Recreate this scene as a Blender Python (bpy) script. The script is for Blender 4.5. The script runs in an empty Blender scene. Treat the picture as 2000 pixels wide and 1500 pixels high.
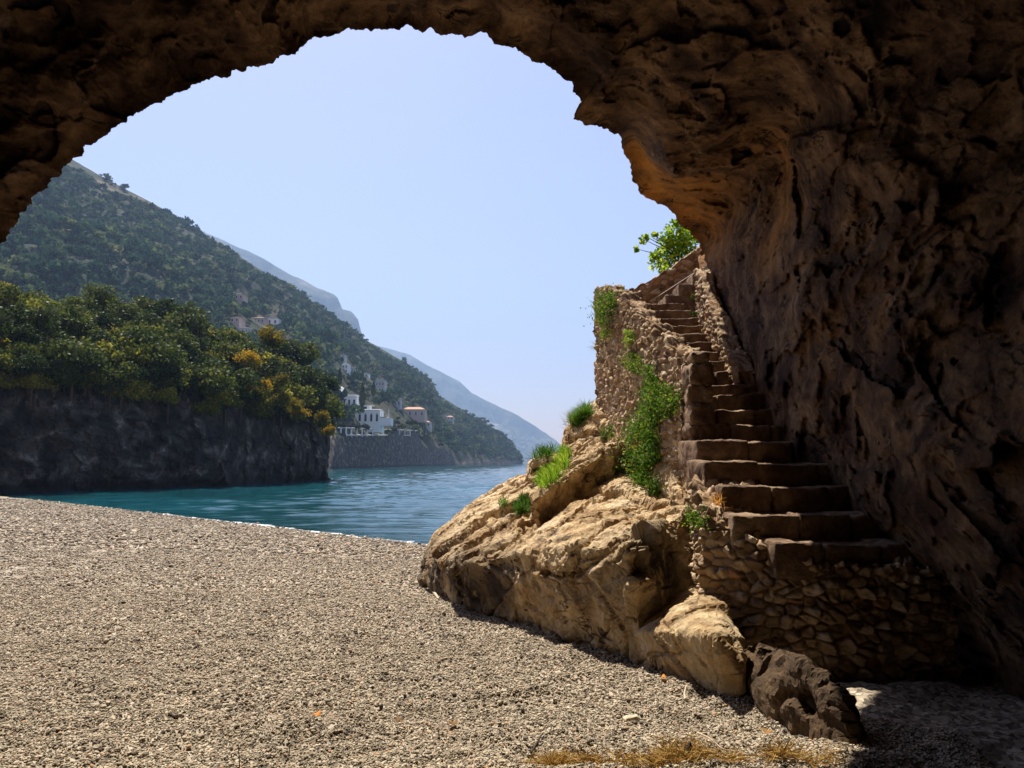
import bpy, bmesh, math, random
import numpy as np
from mathutils import Vector

# ------------------------------------------------------------------ camera, world, sun, exposure
S = bpy.context.scene
COL = S.collection
F = 1360.0                                   # focal length in pixels of the 2000 px wide picture
PITCH = math.atan(152.0 / F)
cam_d = bpy.data.cameras.new("camera")
cam = bpy.data.objects.new("camera", cam_d)
COL.objects.link(cam)
cam.location = (0, 0, 0)
cam.rotation_euler = (math.pi / 2 + PITCH, 0, 0)
cam_d.sensor_width = 36
cam_d.lens = F * 36 / 2000
cam_d.clip_start = 0.05
cam_d.clip_end = 30000
S.camera = cam

SUN_EL, SUN_AZ = math.radians(60), math.radians(-24)       # azimuth counted from +Y towards +X
W = bpy.data.worlds.new("World")
S.world = W
W.use_nodes = True
nt = W.node_tree
sky = nt.nodes.new("ShaderNodeTexSky")
sky.sky_type = 'NISHITA'
sky.sun_disc = False
sky.sun_elevation = SUN_EL
sky.sun_rotation = SUN_AZ
sky.altitude = 0
sky.air_density = 1.3
sky.dust_density = 0.7
sky.ozone_density = 2.0
bg = nt.nodes["Background"]
bg.inputs[1].default_value = 0.058
tint = nt.nodes.new("ShaderNodeMix")          # the slightly violet blue of this sky
tint.data_type = 'RGBA'; tint.blend_type = 'MULTIPLY'
tint.inputs[0].default_value = 1.0
tint.inputs[7].default_value = (1.17, .93, 1.03, 1)
nt.links.new(sky.outputs[0], tint.inputs[6])
nt.links.new(tint.outputs[2], bg.inputs[0])

sl = bpy.data.lights.new("sun", 'SUN')
sl.energy = 5.0
sl.angle = math.radians(0.5)
sl.color = (1.0, 0.92, 0.80)
sun = bpy.data.objects.new("sun", sl)
COL.objects.link(sun)
SD = Vector((math.sin(SUN_AZ) * math.cos(SUN_EL), math.cos(SUN_AZ) * math.cos(SUN_EL), math.sin(SUN_EL)))
sun.rotation_euler = (-SD).to_track_quat('-Z', 'Y').to_euler()
sun.location = (-20, 40, 60)

S.view_settings.view_transform = 'Standard'
S.view_settings.look = 'None'
S.view_settings.exposure = 1.33
S.view_settings.gamma = 1
S.view_settings.use_curve_mapping = False
S.cycles.max_bounces = 6
S.cycles.diffuse_bounces = 4
S.cycles.glossy_bounces = 3
S.cycles.transmission_bounces = 4
S.cycles.transparent_max_bounces = 6
S.cycles.volume_bounces = 0
S.cycles.caustics_reflective = False
S.cycles.caustics_refractive = False
S.cycles.use_denoising = True

rng = np.random.default_rng(7)
random.seed(7)

# ------------------------------------------------------------------ helpers
cp, sp = math.cos(PITCH), math.sin(PITCH)


def ray(px, py):
    xc = (np.asarray(px, float) - 1000) / F
    yc = -(np.asarray(py, float) - 750) / F
    return np.stack(np.broadcast_arrays(xc, cp - yc * sp, sp + yc * cp), -1)


def P(px, py, d):
    """world point seen at picture position (px, py) at d metres along +Y"""
    r = ray(px, py)
    return r * (np.asarray(d, float) / r[..., 1])[..., None]


def sstep(a, b, x):
    t = np.clip((x - a) / (b - a), 0, 1)
    return t * t * (3 - 2 * t)


def _hash(ix, iy, iz, seed):
    h = (ix.astype(np.int64) * 374761393 + iy.astype(np.int64) * 668265263 + iz.astype(np.int64) * 2147483647 + seed * 974711) & 0xFFFFFFFF
    h = ((h ^ (h >> 13)) * 1274126177) & 0xFFFFFFFF
    h = ((h ^ (h >> 16)) * 2246822519) & 0xFFFFFFFF
    return (h ^ (h >> 15)) & 0xFFFFFFFF


_G = np.array([[1, 1, 0], [-1, 1, 0], [1, -1, 0], [-1, -1, 0], [1, 0, 1], [-1, 0, 1], [1, 0, -1], [-1, 0, -1],
               [0, 1, 1], [0, -1, 1], [0, 1, -1], [0, -1, -1], [1, 1, 0], [-1, 1, 0], [0, -1, 1], [0, -1, -1]], float)


def noise(p, seed=0):
    p = np.asarray(p, float)
    i = np.floor(p).astype(np.int64)
    f = p - i
    u = f * f * f * (f * (f * 6 - 15) + 10)
    out = np.zeros(len(p))
    for dx in (0, 1):
        for dy in (0, 1):
            for dz in (0, 1):
                g = _G[_hash(i[:, 0] + dx, i[:, 1] + dy, i[:, 2] + dz, seed) & 15]
                v = g[:, 0] * (f[:, 0] - dx) + g[:, 1] * (f[:, 1] - dy) + g[:, 2] * (f[:, 2] - dz)
                w = (u[:, 0] if dx else 1 - u[:, 0]) * (u[:, 1] if dy else 1 - u[:, 1]) * (u[:, 2] if dz else 1 - u[:, 2])
                out += w * v
    return out


def fbm(p, octv=4, seed=0, gain=0.5):
    a, s, q = 1.0, 0.0, np.asarray(p, float)
    for k in range(octv):
        s = s + a * noise(q, seed + k * 17)
        q = q * 2.03 + 3.7
        a *= gain
    return s


def ridged(p, octv=4, seed=0, gain=0.5):
    a, s, q = 1.0, 0.0, np.asarray(p, float)
    for k in range(octv):
        s = s + a * (1 - 2 * np.abs(noise(q, seed + k * 17)))
        q = q * 2.07 + 1.3
        a *= gain
    return s - 0.9


def worley2(u, v, seed=0, jit=0.8):
    iu, iv = np.floor(u).astype(np.int64), np.floor(v).astype(np.int64)
    f1 = np.full(u.shape, 9.0)
    f2 = np.full(u.shape, 9.0)
    cid = np.zeros(u.shape, np.int64)
    ou, ov = np.zeros(u.shape), np.zeros(u.shape)
    z = np.zeros_like(iu)
    for du in (-1, 0, 1):
        for dv in (-1, 0, 1):
            a, b = iu + du, iv + dv
            h = _hash(a, b, z, seed)
            h2 = _hash(a, b, z + 1, seed)
            fu = a + 0.5 + jit * ((h & 0xFFFF) / 65535.0 - 0.5)
            fv = b + 0.5 + jit * ((h2 & 0xFFFF) / 65535.0 - 0.5)
            d = np.hypot(fu - u, fv - v)
            new = d < f1
            f2 = np.where(new, f1, np.minimum(f2, d))
            cid = np.where(new, h, cid)
            ou = np.where(new, u - fu, ou); ov = np.where(new, v - fv, ov)
            f1 = np.where(new, d, f1)
    return f1, f2, cid, ou, ov


def worley3(p, seed=0):
    i = np.floor(p).astype(np.int64)
    f1 = np.full(len(p), 9.0)
    f2 = np.full(len(p), 9.0)
    for dx in (-1, 0, 1):
        for dy in (-1, 0, 1):
            for dz in (-1, 0, 1):
                a = i + (dx, dy, dz)
                h = _hash(a[:, 0], a[:, 1], a[:, 2], seed)
                q = a + np.stack([(h & 1023) / 1023.0, ((h >> 10) & 1023) / 1023.0, ((h >> 20) & 1023) / 1023.0], -1)
                d = np.sqrt(((q - p) ** 2).sum(1))
                new = d < f1
                f2 = np.where(new, f1, np.minimum(f2, d))
                f1 = np.where(new, d, f1)
    return f1, f2


def facet3(p, seed=0):
    """broken rock: every cell is a tilted plane; returns height, f1, f2"""
    i = np.floor(p).astype(np.int64)
    f1 = np.full(len(p), 9.0)
    f2 = np.full(len(p), 9.0)
    h_ = np.zeros(len(p))
    for dx in (-1, 0, 1):
        for dy in (-1, 0, 1):
            for dz in (-1, 0, 1):
                a = i + (dx, dy, dz)
                h = _hash(a[:, 0], a[:, 1], a[:, 2], seed)
                q = a + np.stack([(h & 1023) / 1023.0, ((h >> 10) & 1023) / 1023.0, ((h >> 20) & 1023) / 1023.0], -1)
                o_ = p - q
                d = np.sqrt((o_ ** 2).sum(1))
                new = d < f1
                g = (h * 2654435761 + 12345) & 0xFFFFFFFF
                t_ = ((g & 1023) / 511.5 - 1) * o_[:, 0] + (((g >> 10) & 1023) / 511.5 - 1) * o_[:, 1] + (((g >> 20) & 1023) / 511.5 - 1) * o_[:, 2] + ((g >> 5) & 255) / 255.0 - .5
                h_ = np.where(new, t_, h_)
                f2 = np.where(new, f1, np.minimum(f2, d))
                f1 = np.where(new, d, f1)
    return h_, f1, f2


def tag(o, label=None, cat=None, group=None, kind=None):
    if label: o["label"] = label
    if cat: o["category"] = cat
    if group: o["group"] = group
    if kind: o["kind"] = kind
    return o


def make_mesh(name, V, faces, smooth=True, attr=None):
    """V (n,3); faces: list of (m,k) int arrays (all k of one array alike)"""
    me = bpy.data.meshes.new(name)
    if not isinstance(faces, (list, tuple)): faces = [faces]
    faces = [np.asarray(f, np.int32) for f in faces if len(f)]
    V = np.asarray(V, np.float32)
    me.vertices.add(len(V))
    me.vertices.foreach_set("co", V.ravel())
    loops = np.concatenate([f.ravel() for f in faces]) if faces else np.zeros(0, np.int32)
    tot = np.concatenate([np.full(len(f), f.shape[1], np.int32) for f in faces]) if faces else np.zeros(0, np.int32)
    start = np.concatenate([[0], np.cumsum(tot)[:-1]]).astype(np.int32) if len(tot) else tot
    me.loops.add(len(loops))
    me.loops.foreach_set("vertex_index", loops)
    me.polygons.add(len(tot))
    me.polygons.foreach_set("loop_start", start)
    me.polygons.foreach_set("loop_total", tot)
    if smooth is not None and len(tot):
        me.polygons.foreach_set("use_smooth", np.full(len(tot), bool(smooth)))
    me.update(calc_edges=True)
    for k, a in (attr or {}).items():
        a = np.asarray(a, np.float32)
        if a.ndim == 1:
            t = me.attributes.new(k, 'FLOAT', 'POINT')
            t.data.foreach_set("value", a)
        else:
            t = me.attributes.new(k, 'FLOAT_VECTOR', 'POINT')
            t.data.foreach_set("vector", a.ravel())
    return me


def link(name, me, mat=None, parent=None):
    o = bpy.data.objects.new(name, me)
    COL.objects.link(o)
    if mat and not me.materials: me.materials.append(mat)
    if parent: o.parent = parent
    return o


def obj(name, V, faces, mat, parent=None, smooth=True, attr=None):
    return link(name, make_mesh(name, V, faces, smooth, attr), mat, parent)


def empty(name, loc=(0, 0, 0)):
    o = bpy.data.objects.new(name, None)
    COL.objects.link(o)
    o.location = loc
    o.empty_display_size = 0.2
    return o


def copy_tree(o, parent=None):
    c = o.copy()
    COL.objects.link(c)
    if parent: c.parent = parent
    for ch in list(o.children): copy_tree(ch, c)
    return c


def grid_faces(nu, nv):
    a = np.arange(nu * nv).reshape(nu, nv)
    return np.stack([a[:-1, :-1], a[1:, :-1], a[1:, 1:], a[:-1, 1:]], -1).reshape(-1, 4)


class MB:
    """collects boxes, tubes and so on into one mesh"""
    def __init__(s): s.V, s.F4, s.F3, s.n = [], [], [], 0

    def add(s, V, f4=(), f3=()):
        V = np.asarray(V, float)
        if len(f4): s.F4.append(np.asarray(f4) + s.n)
        if len(f3): s.F3.append(np.asarray(f3) + s.n)
        s.V.append(V); s.n += len(V)

    def box(s, c, size, rz=0.0):
        x, y, z = np.asarray(size) / 2.0
        v = np.array([(-x, -y, -z), (x, -y, -z), (x, y, -z), (-x, y, -z), (-x, -y, z), (x, -y, z), (x, y, z), (-x, y, z)])
        ca, sa = math.cos(rz), math.sin(rz)
        v = v @ np.array([[ca, sa, 0], [-sa, ca, 0], [0, 0, 1]]) + np.asarray(c)
        s.add(v, [(3, 2, 1, 0), (4, 5, 6, 7), (0, 1, 5, 4), (1, 2, 6, 5), (2, 3, 7, 6), (3, 0, 4, 7)])

    def tube(s, pts, rad, n=6):
        pts = np.asarray(pts, float)
        rad = np.broadcast_to(np.asarray(rad, float), (len(pts),))
        t = np.gradient(pts, axis=0)
        t /= np.linalg.norm(t, axis=1)[:, None] + 1e-9
        ref = np.array([0.31, 0.17, 0.93])
        a = np.cross(t, ref); a /= np.linalg.norm(a, axis=1)[:, None] + 1e-9
        b = np.cross(t, a)
        th = np.arange(n) * 2 * math.pi / n
        V = pts[:, None] + rad[:, None, None] * (np.cos(th)[None, :, None] * a[:, None] + np.sin(th)[None, :, None] * b[:, None])
        V = V.reshape(-1, 3)
        f = []
        for i in range(len(pts) - 1):
            for k in range(n):
                f.append((i * n + k, i * n + (k + 1) % n, (i + 1) * n + (k + 1) % n, (i + 1) * n + k))
        m = len(V)
        V = np.vstack([V, pts[0], pts[-1]])
        f3 = [(m, (k + 1) % n, k) for k in range(n)] + [(m + 1, (len(pts) - 1) * n + k, (len(pts) - 1) * n + (k + 1) % n) for k in range(n)]
        s.add(V, f, f3)

    def build(s, name, mat, parent=None, smooth=False):
        fs = []
        if s.F4: fs.append(np.vstack(s.F4))
        if s.F3: fs.append(np.vstack(s.F3))
        return obj(name, np.vstack(s.V), fs, mat, parent, smooth)


def unit(v): return v / (np.linalg.norm(v, axis=-1, keepdims=True) + 1e-12)


def vnormals(V, Fq):
    n = np.zeros_like(V)
    fn = np.cross(V[Fq[:, 2]] - V[Fq[:, 0]], V[Fq[:, 3]] - V[Fq[:, 1]])
    for k in range(4): np.add.at(n, Fq[:, k], fn)
    return unit(n)


def leaves(C, size, aspect=0.5, up=0.0, seed=0, fold=True):
    """C (n,3) leaf centres -> rhombic leaves, each slightly folded; size scalar or (n,)"""
    r = np.random.default_rng(seed)
    n = len(C)
    d = unit(r.normal(size=(n, 3)) + np.array([0, 0, up]))
    e = unit(np.cross(d, r.normal(size=(n, 3))))
    nn = np.cross(d, e)
    L = (np.broadcast_to(size, (n,)) * r.uniform(0.7, 1.3, n))[:, None]
    Wd = L * aspect
    V = np.stack([C - d * L * .5, C + e * Wd * .5 + nn * L * .06, C + d * L * .5, C - e * Wd * .5 + nn * L * .06], 1).reshape(-1, 3)
    f = np.arange(4 * n).reshape(n, 4)
    return V, f


# ------------------------------------------------------------------ materials
class M:
    def __init__(s, name):
        s.m = bpy.data.materials.new(name)
        s.m.use_nodes = True
        s.t = s.m.node_tree
        s.b = s.t.nodes["Principled BSDF"]
        s.out = s.t.nodes["Material Output"]
        s._tc = None

    def N(s, kind, **kw):
        n = s.t.nodes.new(kind)
        for k, v in kw.items():
            if hasattr(n, k): setattr(n, k, v)
        return n

    def L(s, a, b): s.t.links.new(a, b)

    def coords(s, scale=(1, 1, 1), rot=(0, 0, 0), kind="Object"):
        tc = s.N("ShaderNodeTexCoord")
        mp = s.N("ShaderNodeMapping")
        mp.inputs["Scale"].default_value = scale
        mp.inputs["Rotation"].default_value = rot
        s.L(tc.outputs[kind], mp.inputs["Vector"])
        return mp.outputs[0]

    def noise(s, scale, detail=6, rough=0.6, co=None, dist=0.0):
        n = s.N("ShaderNodeTexNoise")
        n.inputs["Scale"].default_value = scale
        n.inputs["Detail"].default_value = detail
        n.inputs["Roughness"].default_value = rough
        n.inputs["Distortion"].default_value = dist
        s.L(co if co is not None else s.coords(), n.inputs["Vector"])
        return n.outputs["Fac"]

    def ramp(s, fac, stops):
        r = s.N("ShaderNodeValToRGB")
        cr = r.color_ramp
        while len(cr.elements) < len(stops): cr.elements.new(0.5)
        for e, (p, c) in zip(cr.elements, stops):
            e.position = p
            e.color = (*c, 1) if len(c) == 3 else c
        s.L(fac, r.inputs[0])
        return r.outputs[0]

    def mix(s, a, b, fac, mode='MIX'):
        n = s.N("ShaderNodeMix", data_type='RGBA', blend_type=mode)
        for sock, v in ((n.inputs[6], a), (n.inputs[7], b), (n.inputs[0], fac)):
            if hasattr(v, "is_linked") or hasattr(v, "links"): s.L(v, sock)
            elif isinstance(v, (int, float)): sock.default_value = v
            else: sock.default_value = (*v, 1)
        return n.outputs[2]

    def bump(s, h, strength=0.5, dist=0.02, normal=None):
        n = s.N("ShaderNodeBump")
        n.inputs["Strength"].default_value = strength
        n.inputs["Distance"].default_value = dist
        s.L(h, n.inputs["Height"])
        if normal is not None: s.L(normal, n.inputs["Normal"])
        return n.outputs[0]

    def done(s, color=None, rough=0.85, normal=None, spec=0.25):
        if color is not None:
            if hasattr(color, "links"): s.L(color, s.b.inputs["Base Color"])
            else: s.b.inputs["Base Color"].default_value = (*color, 1)
        s.b.inputs["Roughness"].default_value = rough
        s.b.inputs["Specular IOR Level"].default_value = spec
        if normal is not None: s.L(normal, s.b.inputs["Normal"])
        return s.m


def rock_mat(name, stops, fine=(0.75, 1.25), scale=0.9, bump=0.6, streak=None, bd=0.03, ochre=None, vein=None, stain=None, tide=None):
    m = M(name)
    co = m.coords()
    c = m.ramp(m.noise(scale, 8, .65, co, 0.6), stops)
    f = m.ramp(m.noise(9, 6, .7, co), [(.3, (fine[0],) * 3), (.7, (fine[1],) * 3)])
    c = m.mix(c, f, 1.0, 'MULTIPLY')
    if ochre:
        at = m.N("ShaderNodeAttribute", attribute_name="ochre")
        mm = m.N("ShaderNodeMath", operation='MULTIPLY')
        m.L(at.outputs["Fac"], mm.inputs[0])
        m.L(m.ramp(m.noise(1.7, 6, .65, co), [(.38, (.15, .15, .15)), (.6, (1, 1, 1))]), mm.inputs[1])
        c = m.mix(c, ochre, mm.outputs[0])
    if streak:
        sc = m.coords((2.2, 2.2, 0.28))
        k = m.ramp(m.noise(1.6, 5, .6, sc, 0.3), [(.57, (0, 0, 0)), (.72, (1, 1, 1))])
        c = m.mix(c, streak, k)
    if vein:         # thin dark cracks
        vn = m.noise(1.5, 4, .55, m.coords((1, 1, 1.6), (.5, .35, .2)), .8)
        vm = m.ramp(vn, [(.475, (0, 0, 0)), (.497, (1, 1, 1)), (.503, (1, 1, 1)), (.525, (0, 0, 0))])
        vk = m.mix(vm, m.ramp(m.noise(2.3, 3, .5, co), [(.48, (0, 0, 0)), (.6, (1, 1, 1))]), 1.0, 'MULTIPLY')
        c = m.mix(c, vein, vk)
    if stain:        # black algae on the seaward foot of the rock, plus a blackened shoulder recess
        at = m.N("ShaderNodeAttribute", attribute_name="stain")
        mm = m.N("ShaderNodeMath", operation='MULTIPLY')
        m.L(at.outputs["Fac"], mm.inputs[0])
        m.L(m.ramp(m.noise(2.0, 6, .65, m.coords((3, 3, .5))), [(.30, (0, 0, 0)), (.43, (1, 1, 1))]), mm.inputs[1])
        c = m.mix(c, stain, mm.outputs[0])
    if tide:         # tide mark along the water
        sx = m.N("ShaderNodeSeparateXYZ"); m.L(co, sx.inputs[0])
        ad = m.N("ShaderNodeMath", operation='MULTIPLY_ADD'); m.L(m.noise(.6, 4, .6, co), ad.inputs[0]); ad.inputs[1].default_value = -2.2; m.L(sx.outputs[2], ad.inputs[2])
        mr = m.N("ShaderNodeMapRange"); m.L(ad.outputs[0], mr.inputs[0]); mr.inputs[1].default_value = -3.4; mr.inputs[2].default_value = -2.2; mr.inputs[3].default_value = 1; mr.inputs[4].default_value = 0
        c = m.mix(c, tide, mr.outputs[0])
    n1 = m.noise(5, 8, .7, co, 0.4)
    n2 = m.noise(28, 6, .75, co)
    b = m.bump(n1, bump, bd * 2.5)
    b = m.bump(n2, bump, bd, b)
    return m.done(c, 0.9, b, 0.2)


def leaf_mat(name, stops, trans=0.45, rough=0.5):
    m = M(name)
    g = m.N("ShaderNodeNewGeometry")
    c = m.ramp(g.outputs["Random Per Island"], stops)
    oi = m.N("ShaderNodeObjectInfo")
    v = m.ramp(oi.outputs["Random"], [(0, (.38, .45, .46)), (.5, (.8, .8, .7)), (1, (1.5, 1.25, .8))])
    c = m.mix(c, v, 1.0, 'MULTIPLY')
    m.done(c, rough, None, 0.06)
    tr = m.N("ShaderNodeBsdfTranslucent")
    m.L(c, tr.inputs[0])
    mx = m.N("ShaderNodeMixShader")
    mx.inputs[0].default_value = trans
    m.L(m.b.outputs[0], mx.inputs[1]); m.L(tr.outputs[0], mx.inputs[2])
    m.L(mx.outputs[0], m.out.inputs[0])
    return m.m


MAT = {}
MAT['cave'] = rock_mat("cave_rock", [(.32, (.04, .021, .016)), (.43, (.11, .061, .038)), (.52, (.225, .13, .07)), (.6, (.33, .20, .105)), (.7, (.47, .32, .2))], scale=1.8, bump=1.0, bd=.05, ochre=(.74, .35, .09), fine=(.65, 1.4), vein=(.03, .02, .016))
RK = [(.3, (.24, .14, .065)), (.45, (.49, .33, .165)), (.58, (.69, .52, .30)), (.75, (.79, .65, .44))]
MAT['boulder'] = rock_mat("boulder_rock", RK, scale=1.7, bump=1.0, streak=(.11, .065, .04), fine=(.62, 1.25), bd=.025, vein=(.10, .06, .035))
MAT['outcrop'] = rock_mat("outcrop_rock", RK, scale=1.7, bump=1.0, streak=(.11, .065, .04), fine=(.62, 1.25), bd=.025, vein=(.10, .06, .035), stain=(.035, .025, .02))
MAT['shaded_rock'] = rock_mat("shaded_boulder_rock", [(.3, (.06, .037, .022)), (.5, (.14, .088, .046)), (.7, (.24, .16, .09))], scale=1.7, bump=1.0, fine=(.6, 1.3), bd=.025)  # boulder rock darkened so that its deep shade sits in the colour
MAT['step'] = rock_mat("step_stone", [(.3, (.075, .044, .028)), (.48, (.17, .105, .065)), (.66, (.34, .245, .155))], scale=2.5, bump=.9, bd=.02, fine=(.6, 1.4))
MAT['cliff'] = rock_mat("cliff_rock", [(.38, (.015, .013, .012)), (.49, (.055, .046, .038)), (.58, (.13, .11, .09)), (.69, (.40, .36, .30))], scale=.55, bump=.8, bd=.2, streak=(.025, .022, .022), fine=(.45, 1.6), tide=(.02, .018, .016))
MAT['bark'] = M("bark").done((.06, .042, .03), .95)


def masonry_mat():
    m = M("rubble_masonry")
    at = m.N("ShaderNodeAttribute", attribute_name="stone")
    c = m.ramp(at.outputs["Fac"], [(0, (.15, .095, .055)), (.3, (.29, .195, .11)), (.6, (.38, .275, .165)), (.85, (.50, .39, .26)), (1, (.34, .18, .09))])
    jt = m.N("ShaderNodeAttribute", attribute_name="joint")
    c = m.mix(c, (.24, .155, .09), jt.outputs["Fac"])
    co = m.coords()
    f = m.ramp(m.noise(11, 6, .7, co), [(.3, (.7, .7, .7)), (.7, (1.25, 1.22, 1.2))])
    c = m.mix(c, f, 1.0, 'MULTIPLY')
    b = m.bump(m.noise(30, 6, .7, co), .7, .02)
    return m.done(c, .92, b, .15)


MAT['masonry'] = masonry_mat()


def beach_mat():
    m = M("gravel_bed")
    co = m.coords()
    v = m.N("ShaderNodeTexVoronoi")
    v.inputs["Scale"].default_value = 34
    m.L(co, v.inputs["Vector"])
    c = m.ramp(m.N("ShaderNodeSeparateColor").outputs[0], [(0, (0, 0, 0))]) if False else None
    sep = m.N("ShaderNodeSeparateColor")
    m.L(v.outputs["Color"], sep.inputs[0])
    c = m.ramp(sep.outputs[0], [(0, (.09, .075, .058)), (.35, (.2, .168, .128)), (.7, (.34, .29, .22)), (1, (.48, .42, .34))])
    big = m.ramp(m.noise(1.1, 5, .6, co), [(.35, (.78, .76, .74)), (.65, (1.12, 1.1, 1.06))])
    c = m.mix(c, big, 1.0, 'MULTIPLY')
    b = m.bump(v.outputs["Distance"], -.9, .03)
    b = m.bump(m.noise(60, 4, .7, co), .5, .02, b)
    return m.done(c, .9, b, .15)


MAT['beach'] = beach_mat()


def pebble_mat():
    m = M("pebble_stone")
    oi = m.N("ShaderNodeObjectInfo")
    c = m.ramp(oi.outputs["Random"], [(0, (.05, .042, .032)), (.2, (.16, .132, .094)), (.45, (.295, .24, .165)), (.7, (.40, .335, .235)), (.9, (.52, .45, .34)), (1, (.38, .20, .10))])
    return m.done(c, .8, None, .2)


MAT['pebble'] = pebble_mat()


def sea_mat():
    m = M("sea_water")
    co = m.coords((1, 1, 1))
    n1 = m.noise(.9, 5, .6, m.coords((1, 2.2, 1)))
    b = m.bump(n1, .25, .10)
    b = m.bump(m.noise(3.2, 4, .6, m.coords((1, 2.4, 1))), .25, .035, b)
    c = m.ramp(m.noise(.03, 3, .5, co), [(.35, (.003, .036, .045)), (.65, (.007, .07, .095))])
    m.done(c, .06, b, .5)
    m.b.inputs["IOR"].default_value = 1.33
    return m.m


MAT['sea'] = sea_mat()
MAT['foam'] = M("sea_foam").done((.5, .52, .52), .6)


def hill_mat():
    m = M("hill_ground")
    co = m.coords()
    c = m.ramp(m.noise(.02, 8, .65, co), [(.35, (.014, .026, .018)), (.5, (.032, .045, .026)), (.6, (.085, .072, .045)), (.7, (.20, .16, .11))])
    b = m.bump(m.noise(.12, 8, .7, co), .8, 6)
    return m.done(c, .95, b, .1)


MAT['hill'] = hill_mat()


def mountain_mat():
    m = M("mountain_ground")
    co = m.coords()
    c = m.ramp(m.noise(.004, 9, .68, co), [(.38, (.015, .03, .02)), (.5, (.045, .06, .035)), (.58, (.12, .115, .075)), (.68, (.34, .3, .25))])
    b = m.bump(m.noise(.012, 9, .7, co), 1, 60)
    return m.done(c, .95, b, .1)


MAT['mountain'] = mountain_mat()
MAT['tree_dark'] = leaf_mat("dark_foliage", [(0, (.02, .04, .012)), (.6, (.05, .08, .02)), (1, (.11, .13, .035))], .4)
MAT['tree_olive'] = leaf_mat("olive_foliage", [(0, (.06, .09, .012)), (.6, (.17, .19, .03)), (1, (.34, .31, .05))], .5)
MAT['broom'] = leaf_mat("yellow_blossom", [(0, (.07, .08, .01)), (.45, (.30, .22, .012)), (1, (.46, .31, .02))], .35)
MAT['wood'] = leaf_mat("hillside_foliage", [(0, (.02, .04, .018)), (.5, (.05, .075, .03)), (1, (.10, .12, .05))], .3)
def wood_mat():
    m = M("hillside_wood")
    at = m.N("ShaderNodeAttribute", attribute_name="tone")
    c = m.ramp(at.outputs["Fac"], [(0, (.006, .024, .02)), (.45, (.024, .06, .032)), (.75, (.065, .11, .04)), (1, (.15, .17, .06))])
    m.done(c, .8, None, .05)
    tr = m.N("ShaderNodeBsdfTranslucent"); m.L(c, tr.inputs[0])
    mx = m.N("ShaderNodeMixShader"); mx.inputs[0].default_value = .3
    m.L(m.b.outputs[0], mx.inputs[1]); m.L(tr.outputs[0], mx.inputs[2]); m.L(mx.outputs[0], m.out.inputs[0])
    return m.m


MAT['hillwood'] = wood_mat()
MAT['grass'] = leaf_mat("fresh_grass", [(0, (.06, .16, .012)), (.6, (.13, .29, .025)), (1, (.28, .36, .06))], .5)
MAT['shrub'] = leaf_mat("fresh_leaves", [(0, (.05, .14, .014)), (.5, (.12, .25, .025)), (.85, (.24, .36, .04)), (1, (.45, .38, .06))], .5)
MAT['glossy'] = leaf_mat("glossy_leaves", [(0, (.05, .13, .015)), (.5, (.14, .28, .03)), (1, (.34, .46, .06))], .6, .4)
MAT['straw'] = leaf_mat("dry_straw", [(0, (.30, .14, .035)), (.5, (.55, .30, .075)), (1, (.70, .48, .18))], .3)
MAT['white'] = M("whitewash").done((.82, .82, .80), .9)
MAT['cream'] = M("cream_plaster").done((.55, .5, .44), .9)
MAT['pink'] = M("pink_plaster").done((.5, .38, .32), .9)
MAT['grey'] = M("grey_plaster").done((.42, .43, .44), .9)
MAT['tile'] = M("terracotta_roof").done((.42, .24, .16), .9)
MAT['window'] = M("dark_window").done((.02, .025, .035), .2, None, .5)
MAT['metal'] = M("rusty_rail").done((.20, .13, .09), .6)
MAT['hose'] = M("pale_hose").done((.42, .38, .33), .5)
MAT['twig'] = M("dry_twig").done((.45, .36, .25), .9)
MAT['darktwig'] = M("dark_twig").done((.055, .04, .03), .9)
MAT['leaf_litter'] = leaf_mat("dead_leaf", [(0, (.35, .14, .04)), (1, (.5, .26, .08))], .3)
MAT['shell'] = M("bleached_wood").done((.5, .42, .3), .8)

# ------------------------------------------------------------------ ground: beach and sea
SEA = -2.42


def zg(x, y):
    s = y + .872 * x * sstep(8, 19, y)
    z = -1.6 - .054 * (s - 3.6)
    z = np.where(s > 18.4, z - .09 * (s - 18.4), z)
    return np.maximum(z, -6.0)


def beach_z(x, y):
    z = zg(x, y)
    p = np.stack([x, y, np.zeros_like(x)], -1).reshape(-1, 3)
    a = fbm(p * np.array([.9, 1.3, 1]), 3, 5) * .05 + fbm(p * np.array([2.6, 3.6, 1]), 4, 9, .6) * .045
    a = a + .035 * ridged(p * np.array([.35, 1.1, 1]) + 7, 3, 13) - .05 * np.clip(fbm(p * np.array([1.8, 2.6, 1]) + 3, 2, 19) - .12, 0, 1)
    f = np.clip(1.15 - np.hypot(x, y) / 26, .15, 1)
    return z + a.reshape(x.shape) * f


ys = np.concatenate([np.linspace(-10, 2.6, 60), np.linspace(2.65, 9, 240), np.linspace(9.05, 22, 200), np.linspace(22.2, 60, 90)])
xs = np.concatenate([np.linspace(-60, -8.2, 110), np.linspace(-8, 4, 380), np.linspace(4.2, 14, 40)])
X, Y = np.meshgrid(xs, ys, indexing='ij')
Z = beach_z(X, Y)
beach = obj("beach", np.stack([X, Y, Z], -1).reshape(-1, 3), grid_faces(len(xs), len(ys)), MAT['beach'])
tag(beach, kind="structure")

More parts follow.
